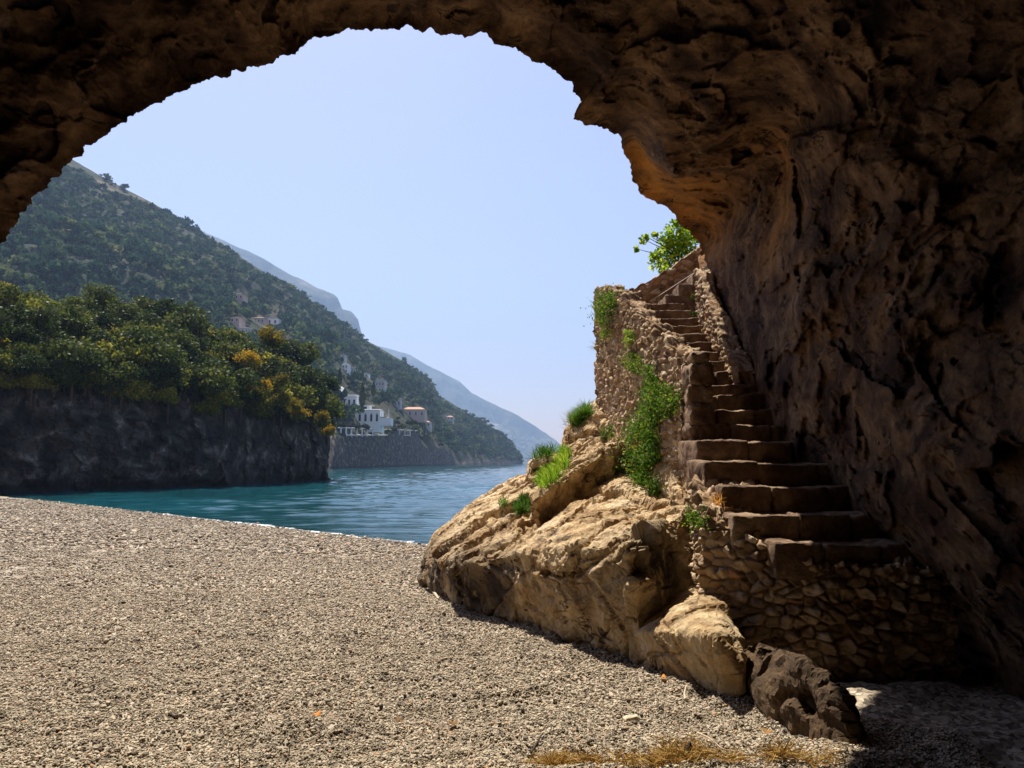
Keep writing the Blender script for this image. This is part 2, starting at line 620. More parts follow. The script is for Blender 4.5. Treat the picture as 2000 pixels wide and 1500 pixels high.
u = np.linspace(-1.6, 1.3, 430)
yd = np.concatenate([15 * np.exp(np.linspace(0, math.log(420 / 15.), 560)), 420 * np.exp(np.linspace(.03, math.log(5900 / 420.), 90))])
U, Yd = np.meshgrid(u, yd, indexing='ij')
Xs = U * Yd
pp = np.stack([Xs, Yd, 0 * Xs], -1).reshape(-1, 3)
wv = fbm(pp * np.array([.25, .75, 1]), 5, 31, .55).reshape(Xs.shape)
amp = .17 * np.clip((Yd - 17) / 30, .12, 1) * np.clip(1 - Yd / 900, 0, 1)
Zs = SEA + wv * amp
sea = obj("sea", np.stack([Xs, Yd, Zs], -1).reshape(-1, 3), grid_faces(len(u), len(yd)), MAT['sea'])
tag(sea, kind="structure")

# ragged line of foam where the water meets the gravel
xf = np.linspace(-16, -1.5, 700)
yf = (18.35 - .872 * xf)
pf = np.stack([xf * 1.1, 0 * xf, 0 * xf], -1)
wdt = np.clip(-.05 + .3 * fbm(pf * 1.7, 4, 77, .8) + .16 * np.exp(-((xf + 9.3) / 1.6) ** 2) + .08 * np.exp(-((xf + 3.4) / 1.2) ** 2), .004, .4)
off = .25 * fbm(pf * .5, 3, 12)
vv = np.linspace(0, 1, 5)
Vf = np.stack([xf[:, None] + .65 * wdt[:, None] * vv, yf[:, None] + off[:, None] - .1 + .76 * wdt[:, None] * vv * 2.2,
               np.full((700, 5), SEA + .035) + .03 * np.sin(vv * math.pi)], -1)
foam = obj("foam", Vf.reshape(-1, 3), grid_faces(700, 5), MAT['foam'])
tag(foam, "thin ragged line of white foam along the water's edge", None, kind="stuff")

# ------------------------------------------------------------------ cave: shell of rock round the camera with one opening
LIP = [(-60, 1350, 5.2), (-90, 1100, 5.2), (-95, 900, 5.2), (-80, 760, 5.2), (-50, 620, 5.2), (0, 480, 5.2), (80, 375, 5.25), (200, 268, 5.3), (330, 190, 5.4),
       (437, 146, 5.5), (500, 133, 5.6), (560, 108, 5.7), (620, 76, 5.8), (690, 57, 5.9), (760, 56, 6.0), (806, 54, 6.1), (822, 62, 6.1), (845, 58, 6.2),
       (868, 69, 6.2), (906, 72, 6.3), (950, 68, 6.4), (966, 84, 6.5), (1010, 100, 6.6), (1050, 118, 6.8), (1090, 143, 7.0), (1120, 163, 7.2),
       (1124, 178, 7.3), (1138, 196, 7.4), (1128, 206, 7.5), (1120, 232, 7.6), (1140, 243, 7.8), (1175, 247, 8.0), (1195, 261, 8.2), (1211, 264, 8.6), (1219, 290, 10.2), (1228, 330, 10.8),
       (1247, 372, 11.3), (1280, 395, 11.9), (1312, 410, 12.3), (1330, 440, 12.8), (1362, 470, 13.3), (1364, 500, 13.2), (1369, 540, 12.7), (1372, 590, 12.4),
       (1381, 640, 12.0), (1410, 690, 11.2), (1430, 750, 10.6), (1450, 850, 10.0), (1500, 950, 9.6), (1600, 1150, 8.4), (1700, 1330, 7.6)]
CTRL = [(1560, 740, 7.7), (1560, 880, 7.6), (1490, 740, 9.0), (1490, 860, 9.2), (1560, 600, 7.5), (1480, 600, 9.3), (1420, 580, 11.0), (1396, 500, 11.6), (1480, 480, 9.4),
        (1560, 480, 7.5), (1560, 360, 7.4), (1548, 300, 7.2), (1390, 436, 12.2), (1440, 470, 10.2), (1330, 370, 10.9), (1280, 340, 10.5), (1236, 300, 10.4), (1375, 420, 12.0), (1360, 350, 10.3),
        (1246, 262, 8.0), (1270, 290, 8.2), (1330, 325, 8.5), (1400, 318, 8.5), (1470, 300, 8.2), (1520, 270, 7.6), (1250, 160, 7.0), (1300, 230, 7.4), (1400, 150, 6.6), (1400, 240, 7.3),
        (1560, 150, 6.3), (1560, 20, 5.5), (1400, 20, 5.7), (1200, 50, 6.0), (1000, 10, 5.9), (800, 5, 5.6), (600, 10, 5.4), (437, 60, 5.2), (1150, 120, 6.7), (1180, 200, 7.4),
        (1520, 320, 9.2), (1460, 375, 10.2), (1410, 410, 11.6), (1480, 400, 9.8), (1700, 700, 6.0), (1850, 700, 5.0), (2000, 750, 4.4), (1700, 400, 6.0), (2000, 400, 4.6),
        (1700, 100, 5.3), (2000, 50, 4.4), (1700, 1000, 6.0), (2000, 1100, 4.4), (200, 150, 5.0), (0, 300, 4.9), (0, 50, 4.7), (-150, 700, 4.6), (-200, 1000, 4.6)]
c0 = unit(ray(790, 640))
e1 = unit(np.cross(c0, [0, 0, 1.0]))
e2 = np.cross(e1, c0)
lp = np.array(LIP, float)
lw = P(lp[:, 0], lp[:, 1], lp[:, 2])
lR = np.linalg.norm(lw, axis=1)
ld = unit(lw)
la = np.arccos(np.clip(ld @ c0, -1, 1))
lt = np.unwrap(np.arctan2(ld @ e2, ld @ e1))
if lt[0] < lt[-1]: lt += 2 * math.pi
lt = np.unwrap(lt)
# parameter along the lip (so that overhanging bits of outline stay exact)
seg = np.concatenate([[0], np.cumsum(np.hypot(np.diff(lp[:, 0]), np.diff(lp[:, 1])))])
NL, NT = 1350, 340
q = np.linspace(0, seg[-1], NL)
TH, AL, RL = np.interp(q, seg, lt), np.interp(q, seg, la), np.interp(q, seg, lR)
qq = np.stack([q / 60, 0 * q, 0 * q], -1)
AL = AL + (fbm(qq * 1.6, 5, 3, .65) * .0055)
TH = TH + (fbm(qq * 1.6 + 40, 4, 8, .6) * .004)
cpw = np.array(CTRL, float)
cw = P(cpw[:, 0], cpw[:, 1], cpw[:, 2])
extra = []
for dx, dy, dz, R in [(0, 0, 1, 5.6), (0, -1, 0, 8), (0, -1, 1, 7), (1, 0, 0, 3.7), (1, 0, 1, 5), (1, -1, 0, 5), (1, -1, 1, 6), (-1, 0, 0, 4.6), (-1, 0, 1, 5), (-1, -1, 0, 6),
                      (-1, -1, 1, 6), (0, 1, 1.5, 5.6), (.6, 1, 1.6, 5.6), (-.6, 1, 1.5, 5.3), (0, .4, 1, 5.5), (0, -1, -1, 6), (1, -.5, -.6, 4.2), (-1, 0, -.8, 4.6), (1, 0, -.7, 4)]:
    v = unit(np.array([dx, dy, dz], float)); extra.append(v * R)
cw = np.vstack([cw, lw[::1], np.array(extra)])
cd, cR = unit(cw), np.linalg.norm(cw, axis=1)


def solve(sel):
    dd, RR = cd[sel], cR[sel]
    D = np.linalg.norm(dd[:, None] - dd[None], axis=-1)
    A = np.block([[-D - np.eye(len(dd)) * .004, np.ones((len(dd), 1))], [np.ones((1, len(dd))), np.zeros((1, 1))]])
    return dd, np.linalg.solve(A, np.concatenate([RR, [0]]))


def picture(d):
    w_ = d[:, 1] * cp + d[:, 2] * sp
    ok = w_ > .05
    w_ = np.where(ok, w_, 1)
    return np.where(ok, 1000 + F * d[:, 0] / w_, np.sign(d[:, 0]) * 9000), np.where(ok, 750 - F * (d[:, 2] * cp - d[:, 1] * sp) / w_, 700)


EDGE = np.array([(900, 250), (1190, 258), (1203, 262), (1247, 267), (1258, 292), (1265, 308), (1300, 333), (1313, 347), (1353, 338), (1433, 320), (1483, 306), (1527, 278), (1570, 262), (1700, 230), (2000, 190), (9000, 190)], float)
cx_, cy_ = picture(cd)
below = (cy_ > np.interp(cx_, EDGE[:, 0], EDGE[:, 1]) + 1) & (cx_ > 1190) & (cx_ < 2400)
above = ~below | (cx_ > 1650)
below = below | (cx_ < 1100) | (cx_ > 1650)
NEAR, FARR = solve(above), solve(below)


def rbf(m, d):
    out = np.empty(len(d))
    for i in range(0, len(d), 20000):
        k = -np.linalg.norm(d[i:i + 20000, None] - m[0][None], axis=-1)
        out[i:i + 20000] = k @ m[1][:-1] + m[1][-1]
    return out


def caveR(d):
    x_, y_ = picture(d)
    n_ = fbm(d * 26, 4, 77, .6) * 11
    k = sstep(-4, 5, y_ - np.interp(x_, EDGE[:, 0], EDGE[:, 1]) + n_)
    soft = sstep(1560, 1750, x_)
    k = k * (1 - soft) + soft * sstep(-150, 150, y_ - np.interp(x_, EDGE[:, 0], EDGE[:, 1]))
    k = np.where(x_ < 1195, 0, k)
    return rbf(NEAR, d) * (1 - k) + rbf(FARR, d) * k


t = np.linspace(0, 1, NT)
tt = np.where(t < .75, .30 * t / .75, .30 + .70 * ((t - .75) / .25) ** 1.3)
ALG = AL[:, None] + (math.pi * .97 - AL[:, None]) * tt[None]
THG = np.repeat(TH[:, None], NT, 1)
# away from the lip let the angle spread back over the whole turn
dirs = (np.cos(ALG)[..., None] * c0 + np.sin(ALG)[..., None] * (np.cos(THG)[..., None] * e1 + np.sin(THG)[..., None] * e2)).reshape(-1, 3)
R = caveR(dirs).reshape(NL, NT)
R = R * sstep(0, .02, tt)[None] + RL[:, None] * (1 - sstep(0, .02, tt))[None]
base = dirs * R.reshape(-1, 1)
lay = base * np.array([1, 1, 2.0])
fade = np.repeat((.25 + .75 * sstep(0, .03, tt))[None], NL, 0).reshape(-1)
wp = base + fbm(base * 1.3, 3, 4)[:, None] * .35
h1, _, _ = facet3(wp * np.array([1.0, 1.0, 1.5]), 21)
h2, _, _ = facet3((wp + 3) * np.array([2.8, 2.8, 4.2]) + fbm(base * 4, 2, 14)[:, None] * .5, 41)
disp = (fbm(base * .5, 3, 1) * .40 + fbm(lay * 1.3, 3, 11, .5) * .11 + h1 * .27 + h2 * .085 + fbm(base * 6, 4, 51, .65) * .04
        + ridged(lay * 2.2, 3, 61) * .035)
Rn = R.reshape(-1) - disp * fade * .85
inner = (dirs * Rn[:, None]).reshape(NL, NT, 3)
# outer face of the cliff, rising away from the lip
NO = 40
so = np.linspace(0, 1, NO + 1)[1:][::-1]
outw = np.stack([np.cos(TH), 0 * TH, np.sin(TH)], -1)
lipw = inner[:, 0]
outer = lipw[:, None] + outw[:, None] * (so ** 1.2)[None, :, None] * 9 + np.array([0, 1.0, 0]) * (np.sin(np.clip(so * 6, 0, 1.57))[None, :, None] * .5)
op = outer.reshape(-1, 3)
od = (fbm(op * .8, 4, 61) * .4 * np.repeat(np.clip(so * 6, 0, 1)[None], NL, 0).reshape(-1))
op = op + np.array([0, 1.0, 0]) * od[:, None]
allv = np.concatenate([op.reshape(NL, NO, 3), inner], 1)
av = allv.reshape(-1, 3)
och = np.zeros(len(av))  # ochre rock, with the warm glow inside the arch put into its colour
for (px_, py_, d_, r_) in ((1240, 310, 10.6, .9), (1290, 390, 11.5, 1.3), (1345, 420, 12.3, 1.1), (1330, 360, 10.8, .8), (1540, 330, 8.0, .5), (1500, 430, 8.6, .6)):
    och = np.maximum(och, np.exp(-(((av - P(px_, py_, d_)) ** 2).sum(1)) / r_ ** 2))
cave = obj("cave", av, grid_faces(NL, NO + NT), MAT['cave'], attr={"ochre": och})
tag(cave, kind="structure")


# ------------------------------------------------------------------ rocks: chunks fused, then weathered
def fuse(chunks, voxel):
    bm = bmesh.new()
    for pts in chunks:
        vs = [bm.verts.new(p) for p in pts]
        r = bmesh.ops.convex_hull(bm, input=vs)
        junk = [g for g in r['geom_interior'] if isinstance(g, bmesh.types.BMVert)]
        if junk: bmesh.ops.delete(bm, geom=list(set(junk)), context='VERTS')
    me = bpy.data.meshes.new("tmp"); bm.to_mesh(me); bm.free()
    o = bpy.data.objects.new("tmp", me); COL.objects.link(o)
    md = o.modifiers.new("r", 'REMESH'); md.mode = 'VOXEL'; md.voxel_size = voxel
    dg = bpy.context.evaluated_depsgraph_get()
    ev = o.evaluated_get(dg); m2 = ev.to_mesh()
    V = np.empty(len(m2.vertices) * 3, np.float32); m2.vertices.foreach_get("co", V); V = V.reshape(-1, 3).astype(float)
    Fq = np.empty(len(m2.loops), np.int32); m2.loops.foreach_get("vertex_index", Fq); Fq = Fq.reshape(-1, 4)
    ev.to_mesh_clear()
    bpy.data.objects.remove(o); bpy.data.meshes.remove(me)
    return V, Fq


def smooth_mesh(V, Fq, it):
    e = np.concatenate([Fq[:, [0, 1]], Fq[:, [1, 2]], Fq[:, [2, 3]], Fq[:, [3, 0]]])
    deg = np.bincount(e[:, 0], minlength=len(V)) + np.bincount(e[:, 1], minlength=len(V))
    for _ in range(it):
        s = np.zeros_like(V)
        for k in range(3):
            s[:, k] = np.bincount(e[:, 0], V[e[:, 1], k], len(V)) + np.bincount(e[:, 1], V[e[:, 0], k], len(V))
        V = .5 * V + .5 * s / deg[:, None]
    return V


BED = unit(np.array([.55, .35, .55]))       # direction in which the bedding of the rock rises


def weather(V, Fq, a=1.0, seed=0, it=4):
    V = smooth_mesh(V, Fq, it)
    n = vnormals(V, Fq)
    # coordinates stretched along the bedding
    b2 = unit(np.cross(BED, [0, 0, 1.0])); b3 = np.cross(BED, b2)
    q = np.stack([V @ BED * .4, V @ b2 * 1.0, V @ b3 * 1.9], -1)
    w = q + fbm(V * 1.3, 3, seed + 2)[:, None] * .3
    h1, f1, f2 = facet3(w * 1.1, seed + 5)
    h2, g1, g2 = facet3(w * 3.1 + 5, seed + 6)
    d = fbm(V * .6, 2, seed) * .08 + h1 * .085 + h2 * .024 + ridged(q * 2.4, 4, seed + 3) * .020 + fbm(V * 6, 4, seed + 9, .65) * .022
    h3, _, _ = facet3(V * 7.5 + fbm(V * 5, 2, seed + 4)[:, None] * .3, seed + 7)
    d += h3 * .013
    d -= np.clip(.05 - (f2 - f1), 0, .05) * 1.1
    return V + n * (d * a)[:, None]


def g(px, py, off=0.0):
    """depth of the beach seen at (px, py)"""
    r_ = ray(px, py); r_ = r_ / r_[1]
    y_ = np.linspace(3, 30, 5401)
    return float(y_[int(np.argmax(r_[2] * y_ < zg(r_[0] * y_, y_)))]) + off


def ch(*pts, back=1.5, down=None):
    """a chunk: visible picture points with depth, the same points pushed back, and feet at z=down (none below an overhanging point, marked 0)"""
    f = np.array([P(*p[:3]) for p in pts])
    b = f + np.array([0, back, 0])
    out = [f, b]
    if down is not None:
        foot = f[[len(p) == 3 for p in pts]].copy(); foot[:, 2] = down
        h = b.copy(); h[:, 2] = down
        out += [foot, h]
    return np.vstack(out)


big = [
    # long nose running out towards the water
    ch((843, 1142, g(828, 1140, .25)), (827, 1128, g(828, 1140, -.05), 0), (829, 1088, g(828, 1140, -.25), 0), (852, 1046, 12.4), (920, 992, 12.9), (1000, 952, 13.2), (1040, 930, 13.3), (1045, 1035, 10.0), (1000, 1082, g(1000, 1220, -.2), 0),
       (890, 1106, g(893, 1190, -.30), 0), (900, 1166, g(868, 1162, .0), 0), (934, 1202, g(920, 1198, .2)), (1012, 1224, g(1012, 1224, .3)), back=1.2, down=-2.6),
    # front face and the sloping slab above it
    ch((960, 1094, g(960, 1208, -.15), 0), (1000, 1080, g(1000, 1220, -.2), 0), (1068, 1066, g(1068, 1240, -.2), 0), (1050, 1036, 9.6), (1214, 914, 10.9), (1290, 960, 9.6), (1255, 1012, 8.3), (1222, 1066, g(1222, 1288, -.05), 0),
       (1135, 1120, g(1135, 1262, -.2), 0), (1060, 1238, g(1060, 1238, .35)), (1000, 1218, g(1000, 1218, .35)), (1130, 1260, g(1130, 1260, .35)), (1222, 1286, g(1222, 1286, .35)), (1222, 1235, g(1222, 1288), 0), back=1.4, down=-2.3),
    # right shoulder below the wall
    ch((1147, 1119, g(1147, 1266, -.25), 0), (1222, 1066, g(1222, 1288, -.15), 0), (1297, 1018, 7.3), (1350, 992, 7.5), (1345, 1130, 7.0), (1250, 1229, g(1250, 1296, -.05), 0), (1236, 1290, g(1236, 1290, .3)), (1345, 1250, 6.7), back=1.5, down=-2.3),
    # overhanging ledge block
    ch((1041, 977, 9.2), (1046, 1033, 9.4), (1066, 955, 9.5), (1128, 906, 9.9), (1090, 1002, 9.65), (1156, 951, 10.1), (1189, 873, 10.3), (1222, 860, 10.5), (1214, 909, 10.6), (1100, 915, 11.2), back=1.6),
    # outcrop with grass towards the sea
    ch((1032, 905, 12.8), (1034, 935, 12.6), (1060, 886, 13.0), (1100, 880, 13.0), (1110, 930, 12.4), (1045, 965, 12.3), back=1.0, down=-2.5),
    ch((1098, 885, 12.7), (1112, 836, 13.0), (1142, 805, 13.4), (1172, 778, 13.6), (1215, 785, 13.0), (1222, 858, 12.2), (1120, 915, 12.0), (1105, 915, 12.3), back=1.4, down=-2.5),
    # core below the stair and its walls
    np.array([(1.65, 14.5, 1.0), (1.75, 13.4, 1.0), (2.0, 11.5, .45), (2.15, 9.5, -.35), (2.25, 8.0, -.6), (2.1, 7.0, -.8), (3.4, 6.6, -.8), (3.4, 14.5, 2.2), (2.2, 13.4, 1.8),
              (1.65, 14.5, -2.5), (1.55, 13.4, -2.5), (1.9, 7.0, -2.5), (3.4, 6.6, -2.5), (3.4, 14.5, -2.5)]),
]
V, Fq = fuse(big, .022)
CRACKS = [([(850, 1086), (878, 1066), (905, 1045), (955, 1008), (985, 992)], 5, .14), ([(905, 1073), (950, 1046), (990, 1020), (1030, 1000)], 4, .11), ([(870, 1105), (930, 1080)], 4, .07),
          ([(1062, 1120), (1095, 1125), (1130, 1121), (1158, 1097), (1208, 1060), (1262, 1026)], 5, .085), ([(1137, 1094), (1175, 1078), (1204, 1056)], 4, .06),
          ([(1147, 1131), (1180, 1172), (1222, 1236), (1226, 1290)], 4, .045), ([(1100, 985), (1160, 960), (1200, 925)], 3, .05),
          ([(1075, 1040), (1120, 1010), (1170, 965)], 2.5, .05), ([(1010, 1090), (1030, 1150), (1022, 1215)], 4, .05), ([(890, 1108), (902, 1150), (900, 1195)], 4, .06),
          ([(1110, 860), (1150, 845), (1190, 850)], 5, .12), ([(1040, 925), (1075, 915), (1105, 905)], 4, .12), ([(1150, 810), (1175, 835), (1180, 860)], 5, .1)]


def carve(V, Fq):
    n = vnormals(V, Fq)
    yc = (V[:, 2] * cp - V[:, 1] * sp) / (V[:, 1] * cp + V[:, 2] * sp)
    sx = 1000 + F * V[:, 0] / (V[:, 1] * cp + V[:, 2] * sp); sy = 750 - F * yc
    wob = fbm(V * 4, 3, 71) * 7
    facing = (n * unit(-V)).sum(1) > -.1
    d = np.zeros(len(V))
    for pl, w_, dep in CRACKS:
        best = np.full(len(V), 1e9)
        for (ax, ay), (bx, by) in zip(pl[:-1], pl[1:]):
            tx, ty = bx - ax, by - ay
            t_ = np.clip(((sx - ax) * tx + (sy - ay) * ty) / (tx * tx + ty * ty), 0, 1)
            best = np.minimum(best, np.hypot(sx - ax - tx * t_, sy - ay - ty * t_ + wob))
        d = np.maximum(d, dep * np.exp(-(best / w_) ** 2))
    return V - n * (d * facing)[:, None]


V = weather(V, Fq, 1.0, 100, 1)
V = carve(V, Fq)
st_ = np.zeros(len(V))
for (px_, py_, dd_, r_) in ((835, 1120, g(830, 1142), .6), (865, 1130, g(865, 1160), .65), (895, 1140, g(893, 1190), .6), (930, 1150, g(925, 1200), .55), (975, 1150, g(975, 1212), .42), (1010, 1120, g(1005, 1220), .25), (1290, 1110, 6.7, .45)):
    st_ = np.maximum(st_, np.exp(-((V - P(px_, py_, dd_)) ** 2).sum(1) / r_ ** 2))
outcrop = obj("rock_outcrop", V, Fq, MAT['outcrop'], smooth=False, attr={"stain": st_})
tag(outcrop, "huge tan rock outcrop running down from the stair wall to the gravel", "rock")

V, Fq = fuse([ch((1226, 1238, g(1226, 1290, -.05), 0), (1250, 1226, 6.6), (1285, 1195, 6.8), (1372, 1150, 6.5), (1415, 1180, 6.0), (1445, 1250, 5.45), (1448, 1304, g(1448, 1375, .05), 0), (1284, 1232, g(1284, 1312, -.1), 0),
                 (1365, 1230, g(1365, 1343, -.1), 0), (1400, 1250, g(1400, 1358, -.12), 0), (1228, 1288, g(1228, 1288, .3)), (1240, 1302, g(1240, 1302, .3)), (1330, 1330, g(1330, 1330, .28)), (1440, 1372, g(1440, 1372, .25)), back=.75, down=-2.1)], .016)
V = weather(V, Fq, .6, 200, 1)
o = obj("boulder", V, Fq, MAT['boulder'], smooth=False)
tag(o, "low angular boulder with pale sunlit top at the foot of the rubble masonry", "boulder")
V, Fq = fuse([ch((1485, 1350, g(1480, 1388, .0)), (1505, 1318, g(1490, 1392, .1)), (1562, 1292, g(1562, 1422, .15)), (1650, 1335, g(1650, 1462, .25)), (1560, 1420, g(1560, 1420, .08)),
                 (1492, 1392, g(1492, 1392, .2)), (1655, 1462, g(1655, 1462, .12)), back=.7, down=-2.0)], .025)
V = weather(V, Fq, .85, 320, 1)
o = obj("boulder", V, Fq, MAT['shaded_rock'], smooth=False)
tag(o, "boulder with deep shade painted into its dark brown, right of the low angular one", "boulder")


# ------------------------------------------------------------------ rubble masonry walls
def wall(name, plan, bot, top, thick, stone, amp, seed, parent=None, res=.018, ragged=.08, mat=None):
    """plan: list of (x,y) going from far to near, outer side to the left of travel; bot/top z at each"""
    plan = np.array(plan, float)
    L = np.concatenate([[0], np.cumsum(np.linalg.norm(np.diff(plan, axis=0), axis=1))])
    ns = max(8, int(L[-1] / res))
    s = np.linspace(0, L[-1], ns)
    x, y = np.interp(s, L, plan[:, 0]), np.interp(s, L, plan[:, 1])
    zb, zt = np.interp(s, L, bot), np.interp(s, L, top)
    ps = np.stack([s / .23 + seed, 0 * s, 0 * s], -1)
    zt = zt + ragged * fbm(ps, 3, seed)
    k = max(3, int(.5 / (L[-1] / ns)))
    tx, ty = np.gradient(np.convolve(np.pad(x, k, 'edge'), np.ones(2 * k + 1) / (2 * k + 1), 'valid')), np.gradient(np.convolve(np.pad(y, k, 'edge'), np.ones(2 * k + 1) / (2 * k + 1), 'valid'))
    n2 = unit(np.stack([ty, -tx], -1))                                     # outward normal
    H = float((zt - zb).max())
    nf, ntp = max(6, int(H / res)), max(6, int(thick / res))
    rows = []
    for i in range(nf): rows.append((0, i / (nf - 1)))
    for i in range(1, ntp): rows.append((1, i / (ntp - 1)))
    for i in range(1, nf): rows.append((2, i / (nf - 1)))
    Vs, Ns, Us, Vw = [], [], [], []
    for kd, f in rows:
        if kd == 0: z = zb + (zt - zb) * f; o_ = 0 * s; nz = np.zeros(ns); no = np.ones(ns); lv = z
        elif kd == 1: z = zt + 0 * s; o_ = 0 * s - thick * f; nz = np.ones(ns); no = np.full(ns, 1 - 2 * f) * .6; lv = z + thick * f
        else: z = zt + (zb - zt) * f; o_ = 0 * s - thick; nz = np.zeros(ns); no = -np.ones(ns); lv = zt + thick + (zt - z)
        Vs.append(np.stack([x + n2[:, 0] * o_, y + n2[:, 1] * o_, z], -1))
        Ns.append(unit(np.stack([n2[:, 0] * no, n2[:, 1] * no, nz], -1)))
        Us.append(s); Vw.append(lv)
    Vs, Ns, Us, Vw = [np.stack(a, 1).reshape(-1, *(a[0].shape[1:])) for a in (Vs, Ns, Us, Vw)]
    wob = np.stack([Us * 2.2, Vw * 2.2, 0 * Us], -1)
    uu = Us / stone[0] + .35 * fbm(wob, 2, seed + 1)
    vw = Vw / stone[1] + .35 * fbm(wob, 2, seed + 2)
    a1, a2, aid, ou, ov = worley2(uu, vw, seed + 3, 1.0)
    s1, s2, sid, _, _ = worley2(uu * 2.6 + 9, vw * 2.6, seed + 7, .9)
    edge = a2 - a1
    dome = 1 - np.exp(-(edge / .11) ** 1.6)
    chip = (1 - np.exp(-((s2 - s1) / .12) ** 1.5)) * (.3 + .7 * ((sid & 255) / 255.0))
    cr = ((aid >> 3) & 1023) / 1023.0
    tilt = (((aid >> 5) & 255) / 127.5 - 1) * ou + (((aid >> 11) & 255) / 127.5 - 1) * ov
    d = amp * (np.maximum(dome * (.45 + .9 * cr), chip * .55 * (cr > .3)) - .45 + tilt * .9 * dome) + fbm(Vs * 14, 3, seed + 4, .6) * amp * .35 + ridged(Vs * 9, 2, seed + 5) * amp * .14 + fbm(Vs * 1.1, 2, seed + 6) * amp * .8
    Vs = Vs + Ns * d[:, None]
    f4 = grid_faces(ns, len(rows))
    m = len(rows)
    c0_ = [[j for j in range(m)][::-1]]
    c1_ = [[(ns - 1) * m + j for j in range(m)]]
    cr2 = ((aid >> 14) & 1023) / 1023.0
    return obj(name, Vs, [f4, np.array(c0_), np.array(c1_)], mat or MAT['masonry'], parent, True, {"stone": cr2, "joint": np.clip(1 - edge / .09, 0, 1)})


outer_plan = [(1.95, 14.3), (1.66, 13.6), (1.79, 12.5), (1.89, 11.5), (1.98, 10.5), (2.07, 9.5), (2.14, 8.55)]
w1 = empty("stone_wall", (2.0, 11, 0))
tag(w1, "tall rubble stone wall holding up the left side of the stair", "wall")
w1.location = (0, 0, 0)
wall("wall_face", outer_plan, [.6, .8, .6, .2, -.3, -.6, -.8], [3.4, 3.36, 3.18, 2.75, 2.2, 1.68, 1.28], .25, (.15, .095), .055, 11, w1, .015, .12)
# pier of squared blocks at the near end of the wall
mb_y = 8.3
zc = -.75


def block(c, size, r=.03, seed=0, amp=.015, rz=0.0, n=14):
    """a weathered stone block: rounded box with noise"""
    lin = [np.linspace(-.5, .5, max(4, min(60, int(s_ / .022)))) for s_ in size]
    Vs, f4, k = [], [], 0
    for ax in range(3):
        a, b = [i for i in range(3) if i != ax]
        for sg in (-.5, .5):
            A_, B_ = np.meshgrid(lin[a], lin[b], indexing='ij')
            v = np.zeros(A_.shape + (3,)); v[..., a] = A_; v[..., b] = B_; v[..., ax] = sg
            f = grid_faces(*A_.shape) + k
            flip = (sg > 0) == (ax == 1)
            f4.append(f[:, ::-1] if flip else f)
            Vs.append(v.reshape(-1, 3)); k += A_.size
    v = np.vstack(Vs) * np.array(size)
    h = np.array(size) / 2 - r
    core = np.clip(v, -h, h)
    dlt = v - core
    v = core + unit(dlt) * np.minimum(np.linalg.norm(dlt, axis=1), r)[:, None]
    w_ = v + np.asarray(c)
    nrm = unit(v / np.array(size) + 1e-6)
    v = v + nrm * (fbm(w_ * 3.0, 3, seed) * amp * 1.6 + ridged(w_ * 9, 3, seed + 3) * amp * .5 + fbm(w_ * 22, 2, seed + 5) * amp * .4)[:, None]
    ca, sa = math.cos(rz), math.sin(rz)
    v = v @ np.array([[ca, sa, 0], [-sa, ca, 0], [0, 0, 1]]) + np.asarray(c)
    return v, np.vstack(f4)


mb = MB()
for i, (hh, w_, dx) in enumerate([(.24, .34, 0), (.30, .31, .02), (.20, .33, .0), (.34, .30, .02), (.16, .31, -.01), (.26, .27, .01), (.22, .30, .02), (.28, .25, .0), (.16, .22, .01)]):
    v, f = block((2.25 + dx, mb_y + .08, zc + hh / 2), (w_, .42, hh), .055, 400 + i, .03, random.uniform(-.16, .12))
    mb.add(v, f); zc += hh - .012
mb.build("pier", MAT['step'], w1, True)

w2 = wall("stone_wall", [(2.0, 14.75), (2.62, 14.5), (3.2, 14.45), (4.6, 14.6)], [2.2, 2.4, 2.6, 2.8], [3.5, 3.66, 4.0, 4.95], .35, (.17, .11), .04, 23)
tag(w2, "upper parapet wall with sloping top behind the rusty handrail", "wall")
w3 = wall("stone_wall", [(3.55, 13.1), (3.44, 12.4), (3.34, 11.7), (3.26, 10.8), (3.2, 9.75)], [2.4, 2.1, 1.7, 1.1, .5], [3.7, 3.4, 2.75, 2.1, 1.3], .2, (.14, .09), .05, 37)
tag(w3, "low sunlit rubble wall between the upper steps and the cave rock", "wall")

